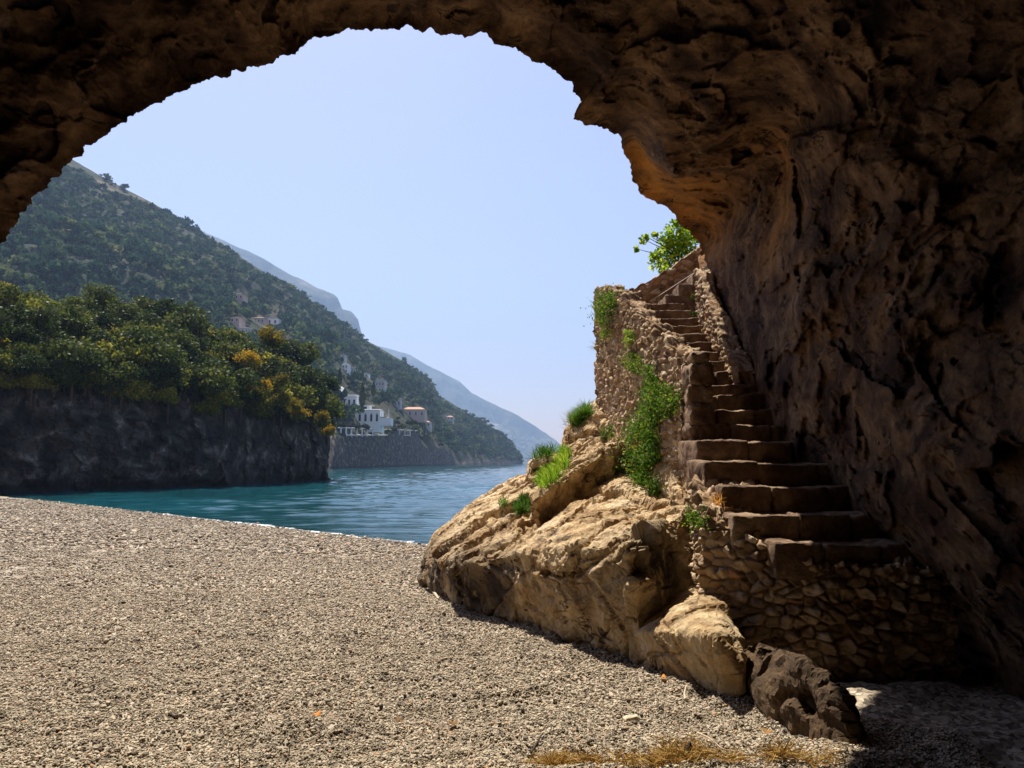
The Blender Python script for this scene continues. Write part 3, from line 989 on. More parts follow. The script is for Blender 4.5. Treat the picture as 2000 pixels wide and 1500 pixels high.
# ------------------------------------------------------------------ stair
st = empty("stone_staircase")
tag(st, "steep worn stone stair climbing between the rubble wall and the cave", "staircase")
DN = {-3: 5.85, -2: 6.2, -1: 6.6, 0: 7.0, 1: 7.5, 2: 8.15, 3: 8.7, 4: 9.2, 5: 9.65, 6: 10.1, 7: 10.5, 8: 10.9, 9: 11.25, 10: 11.7, 11: 12.2, 12: 12.55, 13: 12.95, 14: 13.4}
XL = {-3: 2.17, -2: 1.93, -1: 1.96, 0: 1.9, 1: 1.97}
for n in range(-3, 15):
    d0 = DN[n]; d1 = DN.get(n + 1, 14.4)
    xl = XL.get(n, 2.2); xr = 3.42 if n > 1 else 3.55
    zt = .22 * n + random.uniform(-.012, .012)
    hh = .30
    cuts = [xl] + ([xl + (xr - xl) * (k + random.uniform(-.12, .12)) / 3 for k in (1, 2)] if n < 4 else [xl + (xr - xl) * random.uniform(.35, .65)] if n < 9 else []) + [xr]
    mb = MB()
    for k, (xa, xb) in enumerate(zip(cuts[:-1], cuts[1:])):
        dz, dy = random.uniform(-.014, .014), random.uniform(-.02, .02)
        v, f = block(((xa + xb) / 2, (d0 + d1 + .16) / 2 + dy, zt - hh / 2 + dz), (xb - xa - .006, d1 - d0 + .16, hh), .03, 500 + n * 5 + k, .017, random.uniform(-.02, .02))
        v[:, 2] -= .018 * np.exp(-((v[:, 0] - (xl + xr) / 2) / .35) ** 2) * (v[:, 2] > zt - .1)      # worn hollow
        mb.add(v, f)
    mb.build("step", MAT['step'], st, True)
for n, x0 in ((15, 3.05), (16, 3.32), (17, 3.6)):
    v, f = block((x0 + .45, 13.95, .22 * n - .15), (.9, .8, .3), .03, 540 + n, .014)
    obj("step", v, f, MAT['step'], st, True)
wall("masonry_base", [(2.18, 8.5), (1.98, 7.6), (1.80, 6.75), (1.72, 6.42), (1.95, 6.18), (2.2, 5.98), (2.5, 5.82), (3.5, 5.7)],
     [-1.2, -1.4, -1.9, -1.9, -1.9, -1.95, -1.95, -1.95], [.05, -.02, -.36, -.5, -.58, -.74, -.85, -.85], .5, (.115, .085), .07, 53, st, .012, .05)
mb = MB()
a, b = P(1281, 583, 14.15), P(1372, 524, 14.15)
mb.tube([a + (b - a) * f for f in np.linspace(0, 1, 9)], .022, 8)
for f in (.06, .5, .92):
    p = a + (b - a) * f
    mb.tube([p, p + np.array([0, .14, -.02]), p + np.array([0, .3, -.03])], .014, 6)
mb.build("handrail", MAT['metal'], st, True)

mb = MB()
pts = [P(1380, 802, 8.25), P(1385, 812, 8.2), P(1385, 822, 8.2), P(1381, 832, 8.2), P(1374, 838, 8.25)]
mb.tube(pts, .013, 8)
o = mb.build("hose", MAT['hose'], None, True)
tag(o, "short bent pale hose sticking out beside the stair pier", "hose")


# ------------------------------------------------------------------ hills, mountains and cliffs
def relief(name, table, mat, ncol, prof, nrow, nz, seed, back=.4):
    """table: px, base depth, (cliff top py, setback), ridge py, ridge depth"""
    tb = np.array(table, float)
    px = np.linspace(tb[0, 0], tb[-1, 0], ncol)
    db, pc, dc, pr, dr = [np.interp(px, tb[:, 0], tb[:, k]) for k in range(1, 6)]
    Bx = P(px, 903 + 0 * px, db); Bz = np.full(ncol, SEA - 1.5)
    C = P(px, pc, dc); Rr = P(px, pr, dr)
    rows = []
    b0 = np.stack([Bx[:, 0], Bx[:, 1], Bz], -1)
    n1 = nrow // 4
    for i in range(n1):
        f = i / n1
        rows.append(b0 + (C - b0) * np.array([f, f, f])[None] * 1.0)
    n2 = nrow - n1
    for i in range(n2 + 1):
        f = i / n2
        h = f ** prof
        rows.append(C + (Rr - C) * np.array([1, 1, 0]) * f + (Rr - C) * np.array([0, 0, 1]) * h)
    for f in (.15, .4, .8, 1.0):
        r = Rr + (Rr - C) * np.array([1, 1, 0]) * f * back
        r[:, 2] = Rr[:, 2] * (1 - f) - 5 * f
        rows.append(r)
    G = np.stack(rows, 1)
    nr = G.shape[1]
    v = np.concatenate([np.linspace(0, 1, n1, endpoint=False) * .25, np.linspace(.25, 1, n2 + 1), [1, 1, 1, 1]])
    q = G.reshape(-1, 3)
    damp = np.repeat((np.clip(v * 5, 0, 1) * np.clip((1.04 - v) * 6, .12, 1))[None], ncol, 0).reshape(-1)
    z = nz[0] * fbm(q / nz[1], 5, seed) * damp
    yv = nz[2] * ridged(q * np.array([1, .35, .6]) / nz[1] * 1.7, 4, seed + 9) * damp
    q = q + np.stack([0 * z, yv, z], -1)
    o = obj(name, q, grid_faces(ncol, nr)[:, ::-1], mat)
    tag(o, kind="structure")
    return q.reshape(ncol, nr, 3), px, n1, n2


HILL = [(-700, 190, 840, 200, -60, 520), (-300, 195, 840, 205, 110, 540), (0, 200, 842, 210, 238, 560), (300, 205, 845, 214, 398, 590), (437, 210, 846, 220, 480, 620), (500, 214, 847, 225, 522, 650),
        (560, 220, 848, 232, 557, 680), (645, 235, 849, 245, 612, 720), (720, 290, 849, 300, 667, 760), (760, 330, 849, 340, 690, 790), (800, 370, 850, 382, 714, 820), (835, 420, 856, 432, 736, 850),
        (846, 440, 868, 452, 746, 855), (856, 455, 878, 468, 772, 860), (880, 500, 888, 515, 786, 870), (920, 590, 893, 610, 812, 890), (947, 660, 896, 680, 826, 905),
        (975, 745, 898, 765, 852, 930), (1000, 850, 899, 870, 876, 965), (1014, 930, 900, 945, 890, 985), (1021, 985, 902, 990, 901, 1010)]
hill, hpx, hn1, hn2 = relief("hill", HILL, MAT['hill'], 520, .95, 150, (9, 75, 10), 71)
MID = [(-700, 2000, 880, 2100, 60, 3200), (-200, 2050, 885, 2150, 280, 3150), (200, 2100, 885, 2200, 395, 3100), (437, 2150, 885, 2250, 468, 3000), (480, 2150, 885, 2250, 486, 3000), (560, 2200, 888, 2300, 526, 3000), (620, 2250, 890, 2300, 559, 3000),
       (654, 2250, 890, 2300, 571, 3000), (662, 2250, 890, 2300, 582, 2990), (665, 2250, 890, 2300, 603, 2980), (684, 2250, 890, 2300, 609, 2980), (698, 2250, 890, 2300, 626, 2980), (706, 2250, 890, 2300, 655, 2980),
       (760, 2250, 890, 2300, 720, 2950), (900, 2250, 895, 2300, 860, 2900)]
relief("mountain", MID, MAT['mountain'], 420, .8, 110, (110, 520, 110), 81, .6)
FAR = [(560, 3700, 893, 3800, 640, 4700), (700, 3700, 894, 3800, 668, 4700), (760, 3750, 894, 3800, 683, 4700), (800, 3750, 895, 3800, 693, 4700), (850, 3800, 895, 3850, 721, 4700), (900, 3800, 895, 3850, 749, 4700), (922, 3800, 896, 3850, 768, 4700),
       (950, 3850, 896, 3900, 779, 4700), (1000, 3900, 897, 3950, 802, 4700), (1040, 3950, 898, 4000, 826, 4700), (1065, 4000, 898, 4050, 842, 4700), (1085, 4050, 899, 4100, 857, 4700), (1097, 4100, 899, 4150, 869, 4700),
       (1106, 4200, 900, 4250, 886, 4700), (1114, 4300, 901.5, 4350, 901, 4700)]
far, fpx, fn1, fn2 = relief("mountain", FAR, MAT['mountain'], 420, .85, 110, (100, 520, 110), 91, .6)

# near headland cliff above the water, with its wooded slope
CL = [(-700, 34, 640, 35.5, 430, 52), (-200, 46, 730, 48, 560, 70), (100, 55, 775, 57, 640, 80), (300, 62, 800, 64, 650, 88), (437, 68, 813, 70, 700, 94), (500, 75, 820, 77, 722, 98), (560, 81, 828, 83, 738, 100), (600, 85, 836, 87, 738, 102), (630, 88, 846, 90, 765, 102), (641, 90, 858, 91.5, 810, 100), (646, 94, 885, 95, 876, 99)]
tb = np.array(CL, float)
NC, NR1, NR2 = 520, 110, 60
cpx = np.linspace(-700, 646, NC)
db, pc, dc, pr, dr = [np.interp(cpx, tb[:, 0], tb[:, k]) for k in range(1, 6)]
b0 = P(cpx, 903 + 0 * cpx, db); b0[:, 2] = SEA - 1
Ct, Rt = P(cpx, pc, dc), P(cpx, pr, dr)
rows = []
for i in range(NR1):
    f = i / NR1
    r = b0 + (Ct - b0) * f
    r[:, 1] += 1.6 * math.exp(-((f - .13) / .10) ** 2) - .9 * math.exp(-((f - .55) / .3) ** 2)      # undercut by the waves, bulging above
    rows.append(r)
for i in range(NR2 + 1):
    f = i / NR2
    r = Ct + (Rt - Ct) * f
    r[:, 2] = Ct[:, 2] + (Rt[:, 2] - Ct[:, 2]) * f ** .75
    rows.append(r)
for f in (.3, 1.0):
    r = Rt + np.array([-4, 10, 0]) * f
    r[:, 2] = Rt[:, 2] * (1 - f) - 3 * f
    rows.append(r)
G = np.stack(rows, 1)
q = G.reshape(-1, 3)
vv = np.concatenate([np.ones(NR1), np.linspace(1, .5, NR2 + 1), [.3, .3]])
damp = np.repeat(vv[None], NC, 0).reshape(-1)
f1, f2 = worley3(q * np.array([.35, .35, .16]), 5)
q = q + np.array([0, -1.0, 0]) * ((ridged(q * np.array([.3, .3, .12]), 5, 15) * .7 + fbm(q * .6, 5, 16, .6) * .7 + facet3(q * np.array([.35, .35, .16]) + fbm(q * .4, 2, 6)[:, None] * .3, 5)[0] * 1.1 + facet3(q * np.array([1.1, 1.1, .7]), 6)[0] * .35) * damp)[:, None]
cliff_slope = q.reshape(NC, -1, 3)[:, NR1:NR1 + NR2 + 1]
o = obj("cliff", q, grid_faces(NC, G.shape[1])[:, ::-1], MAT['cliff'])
tag(o, kind="structure")
# bare rock face below the villas
mcl = MAT['cliff']
n1c = hn1
hm = bpy.data.objects["hill"].data
hm.materials.append(mcl)
nrh = hill.shape[1]
idx = np.zeros((len(hpx) - 1, nrh - 1), np.int32)
idx[:, :n1c] = 1
hm.polygons.foreach_set("material_index", idx.ravel())

# ------------------------------------------------------------------ trees
def crown_pts(r, n, clumps, rad, seed, flat=1.0):
    g = np.random.default_rng(seed)
    d = unit(g.normal(size=(clumps, 3))); d[:, 2] = np.abs(d[:, 2]) * 1.0 - .25
    c = d * rad * g.uniform(.35, 1.2, (clumps, 1))
    k = g.integers(0, clumps, n)
    sz = g.uniform(.6, 1.25, clumps)[k, None]
    p = c[k] + unit(g.normal(size=(n, 3))) * (g.uniform(0, 1, (n, 1)) ** .45) * r * sz
    p[:, 2] *= flat
    return p


def tree_proto(name, H, Rr, mat, n, leaf, seed, clumps=16, flat=.85, trunk=True):
    root = empty(name)
    C = crown_pts(Rr * .36, n, clumps, Rr * .74, seed, flat) + np.array([0, 0, H - Rr * flat * .9])
    V, f = leaves(C, leaf, .7, .3, seed)
    obj("crown", V, f, mat, root, False)
    if trunk:
        mb = MB()
        g = random.Random(seed)
        top = H - Rr * .9
        mb.tube([(0, 0, -1.0), (.1, 0, top * .4), (g.uniform(-.3, .3), g.uniform(-.3, .3), top)], [H * .035, H * .028, H * .02], 7)
        for k in range(4):
            a = g.uniform(0, 6.28)
            mb.tube([(0.05, 0, top * .7), (math.cos(a) * Rr * .3, math.sin(a) * Rr * .3, top + Rr * .15), (math.cos(a) * Rr * .6, math.sin(a) * Rr * .6, top + Rr * .5)], [H * .018, H * .012, H * .006], 5)
        mb.build("trunk", MAT['bark'], root, True)
    return root


def put(o, p, s=1.0, rz=0.0, sz=None):
    o.location = p
    o.scale = (s, s, sz or s)
    o.rotation_euler = (0, 0, rz)


# slope position from picture column and a fraction up the slope
def on_slope(px, f):
    i = int(np.clip(np.interp(px, cpx, np.arange(NC)), 0, NC - 1))
    j = int(np.clip(f, 0, 1) * NR2)
    return cliff_slope[i, j]


protos = [tree_proto("broadleaf_tree", 5.2, 2.6, MAT['tree_dark'], 2200, .30, 901, 20),
          tree_proto("broadleaf_tree", 4.6, 2.4, MAT['tree_olive'], 2000, .30, 902, 18),
          tree_proto("broadleaf_tree", 6.0, 2.3, MAT['tree_dark'], 2200, .28, 903, 22, 1.2),
          tree_proto("broadleaf_tree", 4.4, 2.5, MAT['tree_olive'], 2000, .28, 904, 24, .8)]
LB = ["dark green round tree on the wooded slope above the near cliff", "olive green spreading tree on the wooded slope above the near cliff",
      "dark slender tall tree on the wooded slope above the near cliff", "pale olive low tree on the wooded slope above the near cliff"]
g = random.Random(3)
spots = []
for px in np.arange(-420, 642, 17):
    for f in (0.0, .18, .38, .58, .78, .95):
        spots.append((px + g.uniform(-9, 9), min(1, max(0, f + g.uniform(-.09, .09)))))
used = [False] * 4
for px, f in spots:
    k = g.choice([0, 0, 1, 2, 3])
    if 590 < px: k = g.choice([0, 0, 2])
    s = .6 + .75 * g.random() ** 1.4
    if px > 600: s *= .9
    p = on_slope(px, f)
    o = protos[k] if not used[k] else copy_tree(protos[k])
    used[k] = True
    put(o, p - np.array([0, 0, .5 + 1.1 * g.random()]), s * (1.0 if px > 250 else .85), g.uniform(0, 6.28))
    tag(o, LB[k], "tree", "trees on the near cliff")

# yellow blossoming broom on the cliff edge
bp = empty("broom_bush")
C = crown_pts(.55, 1300, 14, .75, 77, .75)
V, f = leaves(C, .17, .6, .4, 77)
obj("blossom", V, f, MAT['broom'], bp, False)
C = crown_pts(.5, 600, 10, .6, 78, .7) - np.array([0, 0, .35])
V, f = leaves(C, .2, .5, .4, 78)
obj("leaves", V, f, MAT['tree_olive'], bp, False)
BR = [(490, 762, 74, 1.05, "yellow broom bush at the left end of the blossoming row on the cliff"), (518, 756, 76, 1.15, "yellow broom bush second in the row on the dark cliff slope"),
      (549, 745, 79, 1.2, "yellow broom bush highest on the dark cliff slope"), (548, 778, 78, 1.1, "yellow broom bush just below the highest blossoming one"),
      (575, 790, 79, 1.05, "greenish yellow broom bush above the cliff edge middle"), (584, 806, 80, 1.1, "yellow broom bush hanging over the top of the bare cliff"),
      (632, 818, 85, 1.35, "bright yellow broom bush at the seaward corner of the cliff"), (642, 842, 87, 1.0, "small yellow broom bush lowest at the seaward cliff corner"),
      (482, 702, 78, 1.5, "orange tinged broom bush amid dark trees high on the slope"), (525, 660, 84, 2.0, "large yellow green blossoming bush on top of the wooded slope"),
      (455, 690, 80, 1.2, "ochre broom bush beside the orange tinged one high on the slope")]
for i, (px, py, d, s, lb) in enumerate(BR):
    o = bp if i == 0 else copy_tree(bp)
    put(o, P(px, py, d - 1.5), s, i * 1.3)
    tag(o, lb, "bush", "yellow broom on the near cliff")


def hill_at(px, f):
    i = int(np.clip(np.interp(px, hpx, np.arange(len(hpx))), 0, len(hpx) - 1))
    j = hn1 + int(np.clip(f, 0, 1) * hn2)
    return hill[i, j]


def hill_hit(px, py):
    """point of the hill seen at (px, py)"""
    i = int(np.clip(np.interp(px, hpx, np.arange(len(hpx))), 0, len(hpx) - 1))
    c = hill[i, :hn1 + hn2 + 1]
    yc = (c[:, 2] * cp - c[:, 1] * sp) / (c[:, 1] * cp + c[:, 2] * sp)
    yy = 750 - yc * F
    j = int(np.argmin(np.abs(yy - py)))
    return c[j]


HB = [(690, 770, 795, 832), (671, 700, 772, 800), (653, 668, 750, 772), (671, 682, 712, 730), (684, 697, 718, 731), (667, 675, 694, 707), (735, 753, 743, 769), (784, 834, 795, 818), (826, 842, 822, 834),
      (455, 474, 617, 634), (494, 521, 618, 634), (525, 548, 618, 637), (454, 480, 572, 588), (468, 491, 642, 653), (873, 886, 810, 822), (770, 784, 780, 797), (712, 722, 728, 738), (558, 572, 655, 664)]


def clear_of_houses(p):
    w_ = p[1] * cp + p[2] * sp
    x_, y_ = 1000 + F * p[0] / w_, 750 - F * (p[2] * cp - p[1] * sp) / w_
    return not any(a_ - 5 < x_ < b_ + 5 and c_ - 1 < y_ < d_ + 13 for a_, b_, c_, d_ in HB)


# the wood that covers the hill reads as one mass
tmpl = []
for k in range(7):
    C = crown_pts(.42, 62, 9, .72, 1000 + k, .8)
    C[:, 2] += .55
    tmpl.append(leaves(C, .42, .75, .35, 1000 + k))
Vs, Fs, Ts, nn = [], [], [], 0
g = np.random.default_rng(5)
cnt = 0
while cnt < 6200:
    px = g.uniform(-250, 1019)
    f = g.uniform(0, 1) ** .8
    p = hill_at(px, f)
    dens = noise(np.array([p / 55.0]), 3)[0]
    if f > .86 and dens > -.12: continue                   # bare grassy ridge
    if dens > .5: continue                                # clearings
    if f < .02 or not clear_of_houses(p): continue
    s = 2.0 + 4.6 * g.uniform() ** 2 * (1.0 if f < .6 else .7)
    k = int(g.integers(0, 7)); a = g.uniform(0, 6.28)
    V, fc = tmpl[k]
    ca, sa = math.cos(a), math.sin(a)
    V = V @ np.array([[ca, sa, 0], [-sa, ca, 0], [0, 0, 1]]) * s * np.array([1, 1, g.uniform(.8, 1.25)]) + p
    Vs.append(V); Fs.append(fc + nn); nn += len(V); cnt += 1
    Ts.append(np.clip(g.normal(.45, .25) + g.normal(0, .1, len(fc)), 0, 1).repeat(4))
o = obj("wood", np.vstack(Vs), np.vstack(Fs), MAT['hillwood'], None, False, {"tone": np.concatenate(Ts)})
tag(o, "dense green wood covering the long hillside down to the sea", None, kind="stuff")

# separate trees that stand out round the villas
cy = empty("cypress_tree")
g2 = np.random.default_rng(21)
h = g2.uniform(0, 1, 900)
a = g2.uniform(0, 6.28, 900)
rr = (np.sin(np.clip(h, 0, 1) ** .6 * math.pi) * .9 + .08) * g2.uniform(.6, 1.0, 900)
V, f = leaves(np.stack([np.cos(a) * rr, np.sin(a) * rr, h * 7.0 + .5], -1), .5, .5, 1.2, 5)
obj("crown", V, f, MAT['tree_dark'], cy, False)
mb = MB(); mb.tube([(0, 0, -.8), (0, 0, 2), (0, 0, 6)], [.16, .12, .03], 6); mb.build("trunk", MAT['bark'], cy, True)
for i, (px, py, d, s, sz, lb) in enumerate([(707, 797, 291, 1.45, 1.45, "dark cypress rising behind the roof of the large white villa"), (663, 753, 262, .95, .9, "thin dark cypress above the small gabled white house"),
                                      (729, 775, 330, 1.1, 1.0, "short dark cypress beside the grey blue house")]):
    o = cy if i == 0 else copy_tree(cy)
    o.location = P(px, py, d); o.scale = (s, s, sz)
    tag(o, lb, "tree", "cypresses round the villas")
up = empty("umbrella_pine")
C = crown_pts(1.6, 500, 12, 3.0, 31, .35)
V, f = leaves(C + np.array([0, 0, 8.0]), .9, .7, .4, 31)
obj("crown", V, f, MAT['tree_dark'], up, False)
mb = MB(); mb.tube([(0, 0, -2), (.2, 0, 3), (.1, 0, 7.6)], [.5, .4, .3], 6); mb.build("trunk", MAT['bark'], up, True)
put(up, hill_hit(947, 828) - np.array([0, 0, 3]), 1.25)
tag(up, "umbrella pine standing out against the far mountain on the ridge", "tree")
vt = tree_proto("garden_tree", 6.0, 3.2, MAT['wood'], 700, .75, 950, 16, .8)
g = random.Random(9)
for i in range(70):
    px = g.uniform(652, 900)
    py = g.uniform(775, 848) if px < 800 else g.uniform(800, 880)
    if 684 < px < 768 and 785 < py < 838: py = g.uniform(839, 848)
    if 782 < px < 832 and 790 < py < 825: py = g.uniform(828, 848)
    if 664 < px < 702 and 765 < py < 800: px += 40; py = 780
    if not clear_of_houses(hill_hit(px, py)) and i: continue
    o = vt if i == 0 else copy_tree(vt)
    put(o, hill_hit(px, py) - np.array([0, 0, .5]), g.uniform(.55, .95), g.uniform(0, 6.28))
    tag(o, "round green garden tree among the villas above the rock face", "tree", "garden trees among the villas")

# ------------------------------------------------------------------ villas
def windows(root, c, w, dpt, h, n, wz, hz, ww, arch=False):
    """n openings along the front (facing -Y) as parts, each with its dark pane inside"""
    for i in range(n):
        x = -w / 2 + w * (i + .5) / n
        m_ = MB(); t_ = .12
        m_.box((x - ww / 2 - t_ / 2, -dpt / 2 - .06, wz), (t_, .16, hz + 2 * t_)); m_.box((x + ww / 2 + t_ / 2, -dpt / 2 - .06, wz), (t_, .16, hz + 2 * t_))
        m_.box((x, -dpt / 2 - .06, wz + hz / 2 + t_ / 2), (ww, .16, t_)); m_.box((x, -dpt / 2 - .08, wz - hz / 2 - t_ / 2), (ww, .2, t_))
        wn = m_.build("window", MAT['white'], root)
        m2_ = MB(); m2_.box((x, -dpt / 2 - .02, wz), (ww, .06, hz))
        if arch: m2_.tube([(x, -dpt / 2 - .05, wz + hz / 2), (x, -dpt / 2 + .01, wz + hz / 2)], ww / 2, 14)
        m2_.build("pane", MAT['window'], wn)


def house(name, px0, px1, py0, py1, label, wallm, roof='flat', nwin=3, depth=7, storeys=1, arch=False, dist=None, roofm='tile', rz=0.0):
    p = hill_hit((px0 + px1) / 2, py1) if dist is None else P((px0 + px1) / 2, py1, dist)
    d = p[1]
    a, b = P(px0, py1, d), P(px1, py0, d)
    w, h = b[0] - a[0], b[2] - a[2]
    root = empty(name, (float((a[0] + b[0]) / 2), float(d), float(a[2])))
    root.rotation_euler.z = rz
    tag(root, label, "house")
    m_ = MB()
    hw = h if roof == 'flat' else h * .74
    m_.box((0, 0, hw / 2 - 1.5), (w, depth, hw + 3))
    m_.build("walls", MAT[wallm], root)
    m_ = MB()
    if roof == 'flat':
        m_.box((0, 0, hw + .12), (w + .4, depth + .4, .24)); m_.box((0, 0, hw + .45), (w * .96, depth * .9, .4))
        m_.build("roof", MAT[wallm], root)
    elif roof == 'gable':      # gable end faces the water
        v = [(-w / 2 - .3, -depth / 2 - .3, hw), (w / 2 + .3, -depth / 2 - .3, hw), (0, -depth / 2 - .3, h + .1), (-w / 2 - .3, depth / 2 + .3, hw), (w / 2 + .3, depth / 2 + .3, hw), (0, depth / 2 + .3, h + .1)]
        m_.add(v, [(0, 2, 5, 3), (1, 4, 5, 2), (0, 3, 4, 1)], [(0, 1, 2), (3, 5, 4)])
        m_.build("roof", MAT[roofm], root)
    else:
        v = [(-w / 2 - .4, -depth / 2 - .4, hw), (w / 2 + .4, -depth / 2 - .4, hw), (w / 2 + .4, depth / 2 + .4, hw), (-w / 2 - .4, depth / 2 + .4, hw), (-w / 2 + depth * .3, 0, h), (w / 2 - depth * .3, 0, h)]
        m_.add(v, [(0, 1, 5, 4), (2, 3, 4, 5), (3, 2, 1, 0)], [(1, 2, 5), (3, 0, 4)])
        m_.build("roof", MAT[roofm], root)
    if nwin:
        for s_ in range(storeys):
            hs = hw / storeys
            windows(root, None, w, depth, h, nwin, hs * (s_ + .5), hs * .45, min(1.2, w / nwin * .4), arch)
    return root, w, h, d


big_v, w, h, d = house("villa", 690, 746, 803, 832, "large white villa with arched openings and a roof terrace above the rock face", 'white', 'flat', 5, 9, 1, True)
m_ = MB(); m_.box((-w * .2, 1.5, h + 1.3), (w * .55, 5, 2.4)); m_.build("upper_storey", MAT['white'], big_v)
m_ = MB(); m_.box((-w * .2, 1.2, h + 2.6), (w * .75, 6.5, .22)); m_.build("canopy", MAT['grey'], big_v)
m_ = MB(); m_.box((-w * .12, -1.05, h + 1.25), (w * .2, .12, 1.5)); m_.build("doorway", MAT['window'], big_v)
m_ = MB(); m_.box((w * .5 + 2.4, -1, h * .25), (4.8, 6, h * .5)); m_.build("terrace", MAT['white'], big_v)
m_ = MB()
for x in (.6, 3.6): m_.box((w * .5 + x, -3.4, h * .5 + 1.9), (.35, .35, 3.8))
m_.box((w * .5 + 2.1, -3.4, h * .5 + 1.0), (3.4, .12, .12)); m_.build("pergola_frame", MAT['white'], big_v)
m_ = MB(); m_.tube([(w * .5 + 1.4, -2.5, h * .5 - .3), (w * .5 + 1.4, -2.5, h * .5 + .5)], [.7, 1.8], 14); m_.build("parasol", MAT['cream'], big_v)
house("house", 671, 700, 775, 800, "bluish white flat roofed house behind the large villa", 'white', 'flat', 3, 7, 1)
house("house", 653, 668, 752, 772, "small white gabled house at the edge of the dark trees", 'white', 'gable', 1, 6, 1, roofm='white')
house("house", 671, 682, 714, 730, "tall white cube house high above the villas", 'white', 'flat', 2, 7, 2)
house("house", 684, 697, 720, 731, "low grey house with two windows beside the white cube house", 'grey', 'flat', 3, 6, 1)
house("house", 667, 675, 696, 707, "smallest pale house topmost above the white cube house", 'grey', 'flat', 2, 6, 1)
house("house", 735, 753, 745, 769, "grey blue house with tall openings amid hillside trees", 'grey', 'flat', 3, 7, 2)
house("house", 786, 832, 795, 817, "long low house with salmon pink tiled roof", 'pink', 'hip', 4, 12, 1)
house("house", 826, 842, 822, 834, "little cream cottage half hidden below the salmon roof", 'cream', 'hip', 2, 7, 1)
house("house", 455, 474, 619, 634, "pale pink house at the left of the upper hillside row", 'pink', 'hip', 2, 8, 1)
house("house", 494, 521, 620, 634, "wide pink house in the middle of the upper hillside row", 'pink', 'hip', 4, 8, 1)
house("house", 525, 548, 620, 637, "whitest house at the right end of the upper hillside row", 'white', 'gable', 2, 8, 1, roofm='grey')
house("house", 454, 480, 574, 588, "faint rose house alone higher up the hillside", 'pink', 'hip', 3, 8, 1)
house("house", 468, 491, 644, 653, "flat pale house just above the near trees", 'cream', 'flat', 3, 7, 1)
house("house", 770, 784, 780, 796, "grey walled house above the end of the salmon roof", 'grey', 'flat', 2, 6, 1)
house("house", 712, 722, 728, 738, "tiny white hut between the cube house and the grey blue house", 'white', 'gable', 1, 5, 1, roofm='grey')
house("house", 558, 572, 655, 664, "lone pale house at the dark cliff band of the hill", 'cream', 'hip', 2, 7, 1)
house("house", 873, 886, 812, 822, "small ochre house among trees on the outer hillside", 'cream', 'hip', 2, 7, 1)

# pergola on white pillars along the top of the rock face
pg = empty("pergola")
tag(pg, "long white pillared pergola along the top of the bare rock face", "pergola")
pts = []
for px in np.linspace(655, 832, 18):
    p = hill_hit(px, 849); q_ = P(px, 851, p[1] - 2)
    pts.append(q_)
    m_ = MB(); m_.box((q_[0], q_[1], q_[2] + 1.3), (.5, .5, 3.4)); m_.build("pillar", MAT['white'], pg)
m_ = MB(); m_.tube([p + np.array([0, 0, 3.0]) for p in pts], .22, 6); m_.build("beam", MAT['cream'], pg)
m_ = MB(); m_.tube([p + np.array([0, 0, .2]) for p in pts], .3, 6); m_.build("railing", MAT['cream'], pg)
tw = MB()
a, b = P(437, 826, 69), P(476, 826, 73)
tw.box((a + b) / 2 + np.array([-3, 0, -.3]), (9.0, .5, .8), math.atan2(b[1] - a[1], b[0] - a[0]))
o = tw.build("terrace_wall", MAT['grey'])
tag(o, "pale low terrace wall on the ledge of the near cliff", "wall")

# specks of the far town
g = np.random.default_rng(12)
hp = None
for i in range(70):
    px = g.uniform(935, 1075); lo = np.interp(px, [935, 1000, 1075], [838, 842, 868])
    py = g.uniform(lo, 884)
    ii = int(np.interp(px, fpx, np.arange(len(fpx))))
    c = far[ii, :fn1 + fn2]
    yy = 750 - (c[:, 2] * cp - c[:, 1] * sp) / (c[:, 1] * cp + c[:, 2] * sp) * F
    p = c[int(np.argmin(np.abs(yy - py)))]
    if hp is None:
        m_ = MB(); m_.box((0, 0, 4), (16, 12, 14)); m_.box((5, 0, 13), (6, 8, 6)); hp = m_.build("far_house", MAT['cream']); o = hp
    else:
        o = hp.copy(); COL.objects.link(o)
    s = g.uniform(.5, 1.1)
    o.location = p - np.array([0, 12, 0]); o.scale = (s * g.uniform(.8, 1.6), s, s); o.rotation_euler = (0, 0, g.uniform(-.5, .5))
    tag(o, "tiny white house of the town on the far hazy mountainside", "house", "far town houses")


# ------------------------------------------------------------------ plants on the rock and walls
def blades(C, D, L, w, seed, bend=.5):
    """grass blades: roots C, directions D, lengths L"""
    r = np.random.default_rng(seed)
    n = len(C)
    D = unit(D)
    s = unit(np.cross(D, r.normal(size=(n, 3))))
    g_ = np.array([0, 0, -1.0])
    L = L[:, None]
    m1 = C + D * L * .55 + g_ * L * bend * .12
    m2 = C + D * L + g_ * L * bend * .5
    w = np.asarray(w)
    V = np.stack([C - s * w, C + s * w, m1 + s * w * .8, m1 - s * w * .8, m2 + s * w * .15, m2 - s * w * .15], 1).reshape(-1, 3)
    i = np.arange(n)[:, None] * 6
    return V, np.vstack([i + np.array([[0, 1, 2, 3]]), i + np.array([[3, 2, 4, 5]])])


def surf_hit(px, py, objs):
    d = Vector(unit(ray(px, py)))
    best = None
    for o_ in objs:
        ok, loc, nor, _ = o_.ray_cast(Vector((0, 0, 0)), d)
        if ok and (best is None or loc.length < best[0].length): best = (loc, nor)
    return best


bpy.context.view_layer.update()
wallface = [c for c in w1.children]
base_m = [c for c in st.children if c.name.startswith("masonry_base")]
SOL = [outcrop, w2, w3] + wallface + base_m


